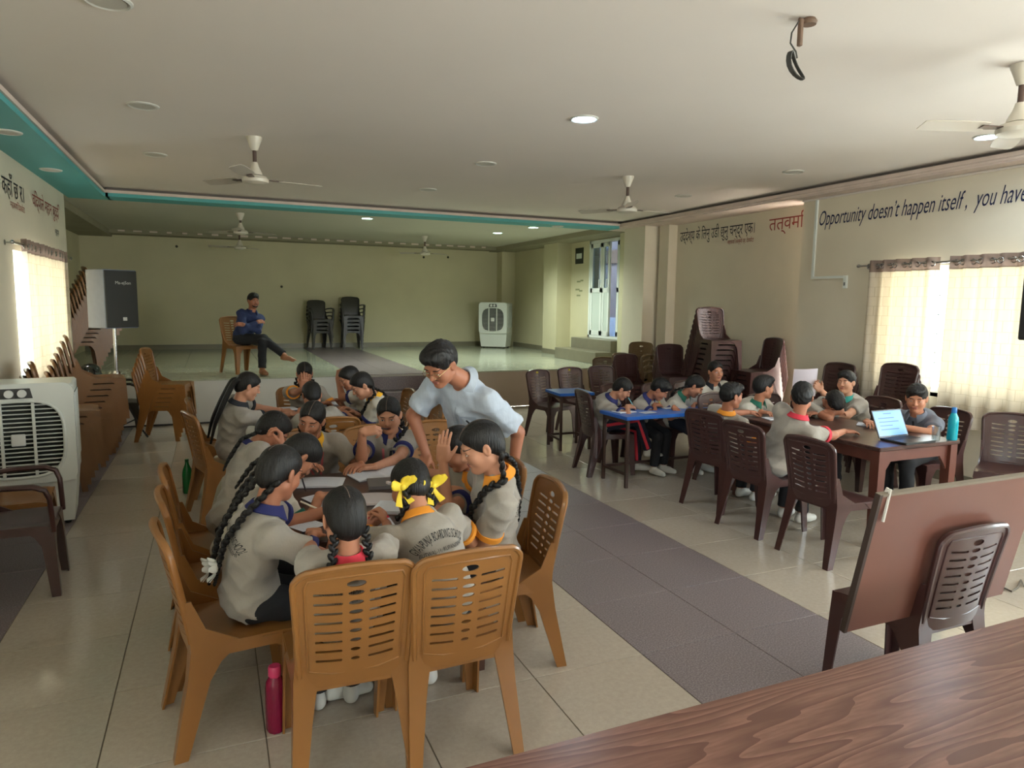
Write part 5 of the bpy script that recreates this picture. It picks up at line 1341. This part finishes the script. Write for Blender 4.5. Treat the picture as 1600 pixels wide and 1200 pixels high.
P5 = person('child with red collar and two braids sitting with back to the walnut table', 1.27, (.43, 2.62), 90, fl(538, 808, .99), (96, 14, 0),
    dict(R=dict(w=(.66, 2.86, .81), d=(-.1, .8, .3), n=(-.8, 0, -.3), curl=.9, pole=(.9, -.3, -.5)), L=dict(w=(.36, 2.96, .79), d=(.2, 1, 0), curl=.5)),
    'girl', 'grey', 'red', None, braid=[(-1, .20, 'hang'), (1, .22, 'hang')], printed=True, skin=1)
P6 = person('girl with yellow ribbons and orange collar leaning on the table', 1.40, (.83, 2.60), 98, fl(640, 758, .985), (112, 38, 14),
    dict(R=dict(w=(.98, 3.02, .79), d=(-.4, .9, 0), curl=.5), L=dict(w=(.66, 2.98, .80), d=(-.2, .9, .1), n=(.3, 0, -1), curl=.9, pole=(-1, -.2, -.3))),
    'girl', 'grey', 'orange', 'orange', braid=[(-1, .16, 'hang'), (1, .16, 'hang')], bow=('top', yell, 1), printed=True, skin=1)
P7 = person('girl in profile with two long thick braids and orange collar', 1.54, (1.23, 3.05), 172, fl(752, 697, 1.12), (172, 26, 0),
    dict(R=dict(w=(1.0, 3.34, .80), d=(-.9, .2, 0), curl=.5), L=dict(w=(.98, 2.98, .80), d=(-.9, .2, 0), curl=.6, pole=(.5, -.5, -.7))),
    'girl', 'grey', 'orange', 'orange', braid=[(1, .50, 'back'), (-1, .46, 'front')], printed=True, skin=0, hs=.97)
P8 = person('girl raising her open hand before her forehead below the bending man', 1.45, (1.22, 3.52), 180, fl(716, 700, 1.03), (178, 34, 0),
    dict(R=dict(w=(1.06, 3.78, .79), curl=.5), L=dict(w=fl(692, 722, 1.00), d=(.05, .05, 1), n=(.75, .55, 0), curl=.12, pole=(-.3, -.5, -1))),
    'girl', 'grey', 'orange', 'navy', braid=[(1, .3, 'back')], skin=0)
# standing man
TCH = person('man in pale blue shirt and glasses bending over the girls', 1.66, (1.48, 4.02), 206, fl(688, 568, 1.43), (214, 38, -6),
    dict(R=dict(w=(1.14, 3.90, .855), d=(-.3, -.35, -.7), n=(.2, .1, -.9), curl=.3, pole=(-.5, .5, .1)), L=dict(w=(1.58, 3.62, .76), d=(-.05, -.1, -1), n=(-.6, .4, 0), curl=.5, pole=(.7, .2, .1))),
    'boy', 'blueshirt', 'blueshirt', None, standing=True, male=True, lapel=True, placket='blueshirt', skin=2, shoes=mat('black_shoe', (28, 27, 27), .4), fat=1.08, hs=1.02, sleeve=.8, nboff=(.085, .02, .0))
i = TCH
m_gl = mat('gold_spectacle_frame', (196, 176, 130), .25, .9)
for sd in (-1, 1):
    i['face']('spectacle_rim', MB().tube([(sd * .033 + .021 * math.cos(a), i['fy'](sd * .033, .004) + .012, .003 + .016 * math.sin(a)) for a in np.linspace(0, 2 * PI, 19)[:-1]], .0014, 6, closed=True), m_gl)
    i['face']('spectacle_arm', MB().tube([(sd * .054, i['fy'](sd * .033, .004) + .012, .006), (sd * .072, .03, .006), (sd * .078, -.01, .004)], .0014, 6), m_gl)
i['face']('spectacle_bridge', MB().tube([(-.012, .098, .006), (0, .101, .009), (.012, .098, .006)], .0014, 6), m_gl)
i['face']('moustache', MB().tube([(x, i['fy'](x, -.041) - .0005, -.041 - 4 * x * x) for x in np.linspace(-.026, .026, 9)], [.002, .0035, .0042, .0045, .004, .0045, .0042, .0035, .002], 6), m_brow)
i['chest'](-.08, .03, -.08, -.08, .045, 'shirt_pocket', mat('pocket_cloth', (166, 178, 196), .8, noise=(60, .04, (1, 1, .03))))
i['chest'](0, .08, 0, -.16, .014, 'button_placket', mat('pocket_cloth'))
pk = i['stick'](i['hc'] + i['up'] * .385 + i['fwd'] * .5 - i['right'] * .1, -i['fwd'], .004)
if pk is not None: MB().tube([tuple(pk), tuple(pk + i['up'] * .022 + i['right'] * .03)], .006, 8).obj('pocket_pen', mat('pen_black', (26, 28, 34), .3), i['root'])
# ---- second table -----------------------------------------------------------------
person('girl with two long ponytails sitting at the second table', 1.50, (.10, 6.02), 14, fl(388, 603, 1.07), (8, 25, 0), dict(R=dict(w=(.58, 6.10, .79), d=(1, .2, 0), curl=.5), L=dict(w=(.52, 6.32, .79), d=(1, 0, 0), curl=.6)), 'long', 'grey', 'dark', 'dark', skin=0, near=True)
person('girl covering her face with her hand at the second table', 1.46, (.80, 7.08), -92, fl(476, 584, 1.055), (-95, 28, 0), dict(R=dict(w=fl(478, 606, .97), d=(.1, -.2, 1), n=(0, .9, .1), curl=.25, pole=(-.5, -.5, -1)), L=dict(w=(.98, 6.66, .79), d=(-1, -.2, 0), curl=.4)), 'girl', 'grey', 'orange', 'orange', braid=[(1, .3, 'front'), (-1, .3, 'front')], skin=1, near=False)
person('girl with smooth black hair seen from behind at the second table', 1.38, (.80, 5.66), 92, fl(487, 617, .985), (95, 32, 0), dict(R=dict(w=(1.02, 6.1, .79), curl=.5), L=dict(w=(.66, 6.12, .79), curl=.5)), 'girl', 'grey', 'navy', 'navy', skin=1, near=False)
person('girl resting her head on her raised fist at the second table', 1.46, (1.46, 6.26), 182, fl(546, 591, 1.055), (190, 30, 0), dict(R=dict(w=(1.08, 6.5, .79), curl=.5), L=dict(w=fl(528, 592, 1.03), d=(.2, .1, 1), n=(.8, .3, 0), curl=1.1, pole=(-.3, -.4, -1))), 'girl', 'pale', 'navy', 'navy', skin=1, near=False)
person('girl with bright yellow collar and thick braid at the second table', 1.48, (1.44, 5.72), 178, fl(565, 602, 1.055), (185, 36, 0), dict(R=dict(w=(1.1, 6.02, .79), curl=.5), L=dict(w=(1.02, 5.92, .80), d=(-1, .1, 0), curl=.6)), 'girl', 'pale', 'yellow', 'navy', braid=[(-1, .45, 'front'), (1, .3, 'back')], skin=0, near=False)
# ---- man on the stage ---------------------------------------------------------------
MAN = person('seated man in navy shirt with folded arms and crossed legs on the stage', 1.70, (.42, 11.50), -62, aty(396, 470, 11.42), (-70, 8, 0),
    dict(R=dict(w=(.62, 11.28, 1.42), d=(.9, .4, .1), n=(-.2, .5, -.6), curl=.5, pole=(-.8, -.4, -.8)), L=dict(w=(.42, 11.20, 1.38), d=(-.9, -.1, .1), n=(.2, .6, -.5), curl=.5, pole=(.9, .2, -.8))),
    'boy', 'navyshirt', 'navyshirt', None, seat=SZ + .44, z0=SZ, long_sleeve=True, male=True, skin=2, shoes=m_sandal, near=False,
    feet=[dict(p=(.66, 11.12, SZ + .08), d=(.3, -1, 0)), dict(p=(.98, 11.02, SZ + .30), d=(.8, -.5, -.2), pole=(.3, -.3, 1))])
MAN['face']('beard', MB().tube([(x, MAN['fy'](x * .9, -.082) - .001, -.082 + 9 * x * x) for x in np.linspace(-.045, .045, 11)], [.006, .009, .011, .012, .012, .012, .012, .012, .011, .009, .006], 8), m_brow)
MAN['face']('moustache', MB().tube([(x, MAN['fy'](x, -.041) - .0005, -.041 - 4 * x * x) for x in np.linspace(-.026, .026, 9)], .004, 6), m_brow)
# ---- blue desk ----------------------------------------------------------------------
R1 = person('girl with royal blue collar and red-striped trousers writing at the blue desk', 1.44, (3.70, 6.17), -25, fl(973, 607, .915), (-32, 40, 8),
    dict(R=dict(w=(3.80, 5.84, .738), d=(.9, .0, -.05), n=(-.2, .3, -1), curl=.9, pole=(-.5, -.8, -.3)), L=dict(w=(4.06, 6.06, .70), d=(.6, -.4, 0), curl=.5)),
    'girl', 'grey', 'navy', 'navy', skin=0, trousers=m_navyt, near=True, feet=[dict(p=(4.06, 6.02, .085), d=(.8, -.4, 0)), dict(p=(4.12, 5.90, .25), d=(.95, -.15, -.15), pole=(.4, -.4, 1))])
R2 = person('child with blue collar writing with a yellow pen', 1.38, (4.14, 6.18), -72, fl(1031, 608, .905), (-40, 42, 6),
    dict(R=dict(w=(4.14, 5.86, .738), d=(.9, -.1, -.05), n=(-.2, .3, -1), curl=.9, pole=(-.6, -.6, -.4)), L=dict(w=fl(1053, 636, .73), d=(.2, -.8, -.5), curl=.6)), 'boy', 'grey', 'navy', 'navy', skin=2, near=False)
R3 = person('girl with green collar and long hair writing at the end of the blue desk', 1.44, (4.62, 6.12), -80, fl(1086, 603, .93), (-40, 40, 0),
    dict(R=dict(w=(4.62, 5.84, .738), d=(.9, -.1, -.05), n=(-.2, .3, -1), curl=.9, pole=(-.6, -.5, -.5)), L=dict(w=(4.86, 5.84, .735), curl=.5)), 'girl', 'pale', 'green', None, braid=[(1, .4, 'back')], skin=1, trousers=m_navyt, near=False)
R4 = person('girl looking up between the writers and the maroon stacks', 1.46, (5.08, 6.20), -95, fl(1118, 580, 1.055), (-100, 6, 4), dict(R=dict(w=(4.90, 5.92, .74), curl=.5), L=dict(w=(5.0, 5.90, .74), d=(-.5, -.6, 0), curl=.6)), 'girl', 'pale', 'dark', 'navy', placket='navy', skin=1, near=False, eyes='open')
# ---- boys at the big table ----------------------------------------------------------
person('boy with orange collar turning his head to the room', 1.44, (4.12, 4.74), 8, fl(1143, 618, 1.0), (-8, 8, 0), dict(R=dict(w=(4.42, 4.52, .60), curl=.5), L=dict(w=(4.5, 4.86, .79), curl=.5)), 'boy', 'grey', 'orange', 'orange', skin=2, near=True)
person('smiling boy in green and pale shirt at the table end', 1.46, (4.70, 5.24), -75, fl(1193, 605, 1.0), (-12, 4, 0), dict(R=dict(w=(4.62, 4.86, .79), d=(.3, -1, 0), curl=.5), L=dict(w=(4.92, 4.88, .79), curl=.5)), 'boy', 'pale', 'green', None, placket='green', skin=1, near=False)
person('boy with red collar seen from behind at the big table', 1.46, (4.02, 4.10), 10, fl(1253, 620, 1.085), (42, 10, 0), dict(R=dict(w=(4.52, 3.86, .79), d=(1, -.2, 0), n=(0, 0, -1), curl=.3, pole=(-.1, -.9, -.4)), L=dict(w=(4.5, 4.35, .79), curl=.5)), 'boy', 'grey', 'red', 'red', skin=2, near=True, feet=[None, None])
S4 = person('boy raising a sheet of paper across the table', 1.48, (5.82, 4.80), 178, fl(1322, 597, 1.04), (196, 2, 0), dict(R=dict(w=fl(1277, 606, 1.01), d=(-.7, .2, .7), n=(-.4, -.6, .2), curl=.7, pole=(.2, .3, -1)), L=dict(w=(5.2, 4.62, .79), curl=.5)), 'boy', 'grey', 'teal', None, skin=3, near=False)
person('child resting the head on folded arms on the big table', 1.44, (5.16, 5.02), -95, fl(1303, 628, .90), (-110, 72, 0), dict(R=dict(w=(5.22, 4.58, .80), d=(1, -.1, 0), curl=.4, pole=(-1, .2, 0)), L=dict(w=(5.02, 4.60, .80), d=(-1, -.1, 0), curl=.4, pole=(1, .2, 0))), 'boy', 'grey', 'grey', None, skin=2, near=False)
person('person in slate shirt sitting behind the laptop', 1.56, (5.74, 4.06), 188, fl(1432, 622, 1.0), (212, 16, 0), dict(R=dict(w=(5.12, 4.14, .79), d=(-.5, -.7, 0), curl=.4), L=dict(w=(5.16, 3.86, .79), d=(-.7, .5, 0), curl=.4, pole=(.3, -.9, -.3))), 'boy', 'slate', 'slate', None, skin=1, near=False, male=True, placket='dark')
# ================================================================== small things on tables and floor
m_paper = mat('white_paper', (226, 228, 236), .7); m_paper2 = mat('pinkish_paper', (216, 204, 204), .7); m_rule = mat('paper_rule', (120, 128, 160), .7); m_cov = mat('notebook_cover', (66, 64, 76), .5); m_covg = mat('grey_book_cover', (112, 106, 106), .5); m_covb = mat('brown_book_cover', (140, 108, 84), .6)
def notebook(label, u, v, z, w, d, ang, pages=m_paper, cover=m_cov, th=.008, curl=.0, opened=False, name='notebook', lines=8):
    p = fl(u, v, z); o = thing(name, label, 'notebook', (p[0], p[1], z + .0008), R(ang))
    n = 12
    def page(x0, x1, sgn):
        v_ = []; f = []
        for i in range(n + 1):
            t = i / n; x = x0 + (x1 - x0) * t; zz = th + curl * (math.sin(PI * (t if sgn > 0 else 1 - t)) * .6 + (t if sgn > 0 else 1 - t) ** 3 * .0)
            v_ += [(x, -d / 2 + .003, .002), (x, -d / 2 + .003, zz), (x, d / 2 - .003, zz), (x, d / 2 - .003, .002)]
        for i in range(n):
            a = i * 4; f += [(a + 1, a + 5, a + 6, a + 2), (a, a + 4, a + 5, a + 1), (a + 2, a + 6, a + 7, a + 3), (a + 3, a + 7, a + 4, a)]
        f += [(0, 1, 2, 3), (n * 4 + 3, n * 4 + 2, n * 4 + 1, n * 4)]
        pg = MB().add(v_, f).obj('page', pages, o, True)
        if lines:
            b = MB()
            for k in range(lines):
                y = -d / 2 + d * (k + 1) / (lines + 1)
                for i in range(n - 2):
                    t = (i + 1) / n; t2 = (i + 2) / n
                    q = [x0 + (x1 - x0) * t, x0 + (x1 - x0) * t2]; zz = [th + curl * math.sin(PI * (k2 if sgn > 0 else 1 - k2)) * .6 + .0004 for k2 in (t, t2)]
                    b.add([(q[0], y - .0008, zz[0]), (q[1], y - .0008, zz[1]), (q[1], y + .0008, zz[1]), (q[0], y + .0008, zz[0])], [(0, 1, 2, 3)])
            b.obj('ruling', m_rule, pg, False)
    if opened: page(-w, 0, -1); page(0, w, 1); MB().rbox(-w - .003, w + .003, -d / 2, d / 2, 0, .002, .001).obj('cover', cover, o)
    else: page(-w / 2, w / 2, 1); MB().rbox(-w / 2 - .002, w / 2 + .002, -d / 2, d / 2, 0, .002, .001).obj('cover', cover, o)
    return o
notebook('open white notebook in front of the girl with the pen', 592, 741, .75, .17, .24, 12, opened=True, curl=.012)
notebook('grey hard-cover book under the small eraser box', 612, 757, .75, .26, .19, -8, m_covg, m_covg, .018, lines=0)
notebook('loose white notebook beside the arm of the white-bowed girl', 498, 756, .75, .27, .2, -16, curl=.01)
notebook('white sheet below the hands of the white-bowed girl', 517, 782, .75, .2, .26, 20, th=.004, curl=.006)
notebook('pinkish written page in the middle of the front table', 582, 782, .75, .24, .2, -14, m_paper2, m_cov, .006, .012)
notebook('pair of white exercise books at the elbow of the ribboned girl', 622, 797, .75, .22, .17, -28, m_paper, m_covb, .02)
notebook('blue-tinted sheet near the elbow of the white-bowed girl', 474, 820, .75, .13, .18, 30, th=.003)
eb = thing('eraser_box', 'small pinkish box lying on the grey book', 'box', tuple(fl(614, 755, .769)), R(20))
MB().rbox(-.035, .035, -.018, .018, .0002, .014, .003).obj('box_body', m_paper2, eb); MB().box(-.02, .02, -.0182, .0182, .004, .0142).obj('paper_sleeve', m_covb, eb, False)
# tricolour booklet in the red-collared child's hand
bk = thing('booklet', 'red, white and green booklet held by the red-collared child', 'booklet', (.66, 2.99, .757), R(8)); bk.rotation_euler = (R(14), 0, R(8))
for k, (c, z0_, z1_) in enumerate(((CO['green'], -.1, -.03), (m_paper, -.03, .045), (CO['red'], .045, .11))): MB().box(-.06, .06, z0_, z1_, .0, .006).obj('cover_band', c, bk, False)
def pen(label, tip, dir_, ln, m_):
    d = nrm(dir_); tip = np.asarray(tip, float); o = thing('pen', label, 'pen', tuple(tip))
    MB().tube([tuple(d * .012), tuple(d * ln)], .0042, 8).obj('barrel', m_, o); MB().tube([(0, 0, 0), tuple(d * .013)], [.0012, .004], 8).obj('nib', m_steel, o)
    return o
pnb = mat('pen_blue', (52, 92, 170), .3); pnc = mat('pen_cyan', (120, 200, 220), .3); pny = mat('pen_yellow', (236, 200, 70), .3); pnk = mat('pen_dark', (36, 38, 52), .3); pnw = mat('pen_cream', (220, 210, 190), .3)
pen('dark pen standing in the hand over the loose notebook', fl(478, 768, .76), (-.25, .1, 1), .14, pnk)
pen('cream pen in the hand of the white-bowed girl', fl(512, 802, .757), (-.9, .1, .5), .14, pnw)
mp = wpt(P4, P4['tw']((.0, .098, -.056))); hw = wpt(P4, P4['arms']['R'][2] + P4['arms']['R'][3] * .08)
pen('dark pen held at the lips of the navy-collared girl', mp, nrm(hw - mp) * 1.0 + D(0, 0, .05), .14, pnk)
pen('dark blue pen lying across the books on the front table', fl(605, 786, .757), (.9, .45, .02), .13, pnk)
def hand_pen(P, key, label, m_):
    a, el, wr, hd, hn, cu = P['arms'][key]; g = wpt(P, wr + hd * .085 + hn * .0); t = D(g[0], g[1], 0); t = D(g[0] + .01, g[1] - .01, .706)
    pen(label, t, nrm(g + D(-.02, .02, .035) - t), .14, m_)
hand_pen(R1, 'R', 'light blue pen of the girl with the royal blue collar', pnc); hand_pen(R2, 'R', 'yellow pen of the child at the blue desk', pny); hand_pen(R3, 'R', 'pale cyan pen of the girl with the green collar', pnc)
notebook('white exercise book under the hand with the light blue pen', 975, 644, .70, .2, .15, 6, opened=False, curl=.006)
notebook('second white exercise book lying at the blue desk edge', 1012, 645, .70, .15, .1, 10, th=.005)
notebook('white exercise book under the yellow pen', 1046, 637, .70, .22, .16, 4)
notebook('white exercise book under the pale cyan pen', 1100, 633, .70, .22, .15, 4)
notebook('white exercise book before the girl with ponytails', 446, 640, .75, .2, .16, 10, curl=.008)
notebook('white pages in the middle of the second table', 512, 632, .75, .24, .2, -12, curl=.02)
notebook('stack of loose papers at the near edge of the second table', 545, 641, .75, .22, .18, 16, m_paper, m_paper, .012, .01)
notebook('open exercise book before the smiling boy', 1212, 655, .75, .2, .15, -12)
notebook('notebook lying behind the laptop', 1350, 664, .75, .15, .11, 35, m_paper, m_cov)
# sheet held by the boy
a, el, wr, hd, hn, cu = S4['arms']['R']; g = wpt(S4, wr + hd * .09)
sh = thing('paper_sheet', 'white sheet held up by the boy across the table', 'paper', tuple(g)); v_ = []; f_ = []; n = 8
ex = nrm(D(.62, -.5, .06)); ez = nrm(D(-.05, -.1, 1))
for i in range(n + 1):
    for j in range(n + 1):
        x, z_ = (-.2 + .21 * i / n), (-.12 + .27 * j / n); v_.append(tuple(ex * x + ez * z_ + nrm(np.cross(ex, ez)) * (.02 * math.sin(3 * i / n)) + D(0, 0, 0)))
for i in range(n):
    for j in range(n): q = i * (n + 1) + j; f_.append((q, q + n + 1, q + n + 2, q + 1))
MB().add(v_, f_).obj('sheet', mat('held_paper', (216, 206, 216), .7), sh)
# laptop
hL, hR = fl(1374, 686, .757), fl(1420, 681.5, .757); e1 = nrm(hR - hL); e2 = nrm(np.cross(D(0, 0, 1), e1)); e2 = e2 if e2[1] < 0 else -e2
lp = thing('laptop', 'open black laptop with a bright blue screen on the big table', 'laptop', tuple(hL * .5 + hR * .5 - D(0, 0, .006)))
lp.rotation_euler = (0, 0, math.atan2(e1[1], e1[0])); m_lap = mat('laptop_black', (44, 46, 46), .35); LW = .165
MB().rbox(-LW, LW, -.225, 0, 0, .016, .008).obj('base', m_lap, lp)
kb = MB()
for r_ in range(5):
    for c in range(13): kb.box(-LW + .02 + c * .0225, -LW + .039 + c * .0225, -.11 + r_ * .019, -.095 + r_ * .019, .016, .018)
kb.obj('keyboard', mat('key_black', (30, 31, 32), .5), lp, False)
MB().rbox(-.045, .045, -.205, -.145, .0158, .0168, .003).obj('touchpad', mat('touchpad', (70, 72, 72), .3), lp)
ta = R(24)
def scr(x, t, w): return (x, math.sin(ta) * t + math.cos(ta) * w, .012 + math.cos(ta) * t - math.sin(ta) * w)
def panel(x0, x1, t0, t1, w0, w1): return MB().add([scr(x, t, w) for w in (w0, w1) for x, t in ((x0, t0), (x1, t0), (x1, t1), (x0, t1))], [(0, 1, 2, 3), (7, 6, 5, 4), (1, 0, 4, 5), (2, 1, 5, 6), (3, 2, 6, 7), (0, 3, 7, 4)])
ld = panel(-LW, LW, 0, .22, 0, .008).obj('lid', m_lap, lp, False)
panel(-LW + .008, LW - .008, .014, .21, -.001, 0).obj('screen', mat('screen_blue', (90, 140, 220), .3, emit=((96, 150, 236), .42)), ld, False)
b = MB()
for k, (x0, x1, t) in enumerate(((-.05, .04, .185), (-.12, .06, .15), (-.12, .1, .12), (-.12, .02, .09), (-.12, .08, .06))): b.v += [scr(x, tt, -.0015) for x, tt in ((x0, t), (x1, t), (x1, t + .006), (x0, t + .006))]; b.f.append((4 * k, 4 * k + 1, 4 * k + 2, 4 * k + 3)); b.mi.append(0)
b.obj('screen_text', mat('screen_text', (60, 92, 160), .5, emit=((50, 90, 180), .25)), ld, False)
# bottles and glass
def bottle(label, p, prof, m_, cap, m_c, n=24):
    o = thing('water_bottle', label, 'bottle', tuple(p)); MB().lathe(prof, n=n).obj('bottle_body', m_, o); MB().lathe(cap, n=n).obj('cap', m_c, o); return o
m_cy = mat('cyan_bottle', (18, 176, 196), .2, trans=.25); m_pk = mat('magenta_bottle', (150, 22, 66), .25, trans=.3); m_gn = mat('green_bottle', (12, 122, 52), .18, trans=.35)
p = fl(1487, 687, .7505); bottle('cyan metal bottle standing at the table end by the window', p, [(.001, 0), (.034, 0), (.037, .01), (.037, .15), (.034, .175), (.02, .205), (.018, .212)], m_cy, [(.018, .21), (.019, .214), (.019, .25), (.016, .254), (.001, .254)], mat('blue_cap', (30, 110, 180), .3))
p = fl(432, 1140); bottle('magenta bottle with pink cap standing beside the chair of the white-bowed girl', (p[0], p[1], .0005), [(.001, 0), (.034, 0), (.040, .012), (.040, .19), (.036, .215), (.024, .235), (.024, .24)], m_pk, [(.025, .236), (.027, .24), (.026, .275), (.022, .28), (.001, .28)], mat('pink_cap', (214, 66, 112), .35), 10)
p = fl(294, 770); bottle('green bottle standing on the floor behind the tan chairs', (p[0], p[1], .0005), [(.001, 0), (.04, 0), (.044, .015), (.044, .17), (.036, .22), (.018, .265), (.014, .29)], m_gn, [(.016, .285), (.017, .29), (.017, .315), (.001, .317)], mat('green_cap', (16, 90, 44), .35))
p = fl(1462, 688, .7505); gt = thing('water_glass', 'clear water glass between laptop and cyan bottle', 'glass', tuple(p))
MB().lathe([(.001, .004), (.026, .004), (.031, .11), (.034, .11), (.029, 0), (.001, 0)], n=24).obj('tumbler', glass_pane_mat('tumbler_glass', (236, 240, 240), .16), gt)
# red stripe down the trousers of the girl at the blue desk
hj, kn, an, fd = R1['legs'][1]; sdv = nrm(np.cross(kn - hj, D(0, 0, 1)))
for k_ in (1, -1):
    hj, kn, an, fd = R1['legs'][k_]; s0 = R1['s']; side = A3(1, 0, 0) * k_
    pts = [hj + nrm(np.cross(kn - hj, A3(0, 0, 1))) * .076 * s0 * 1.03 * 1, (hj + kn) / 2 + nrm(np.cross(kn - hj, A3(0, 0, 1))) * .070 * s0 * 1.04, kn + nrm(np.cross(kn - hj, A3(0, 0, 1))) * .060 * s0 * 1.06, (kn + an) / 2 + nrm(np.cross(kn - hj, A3(0, 0, 1))) * .056 * s0 * 1.06, an + (kn - an) * .08 + nrm(np.cross(kn - hj, A3(0, 0, 1))) * .052 * s0 * 1.06]
    MB().tube([tuple(q) for q in pts], .012, 8, flat=(.45, 1.3)).obj('trouser_stripe', CO['red'], R1['root'])
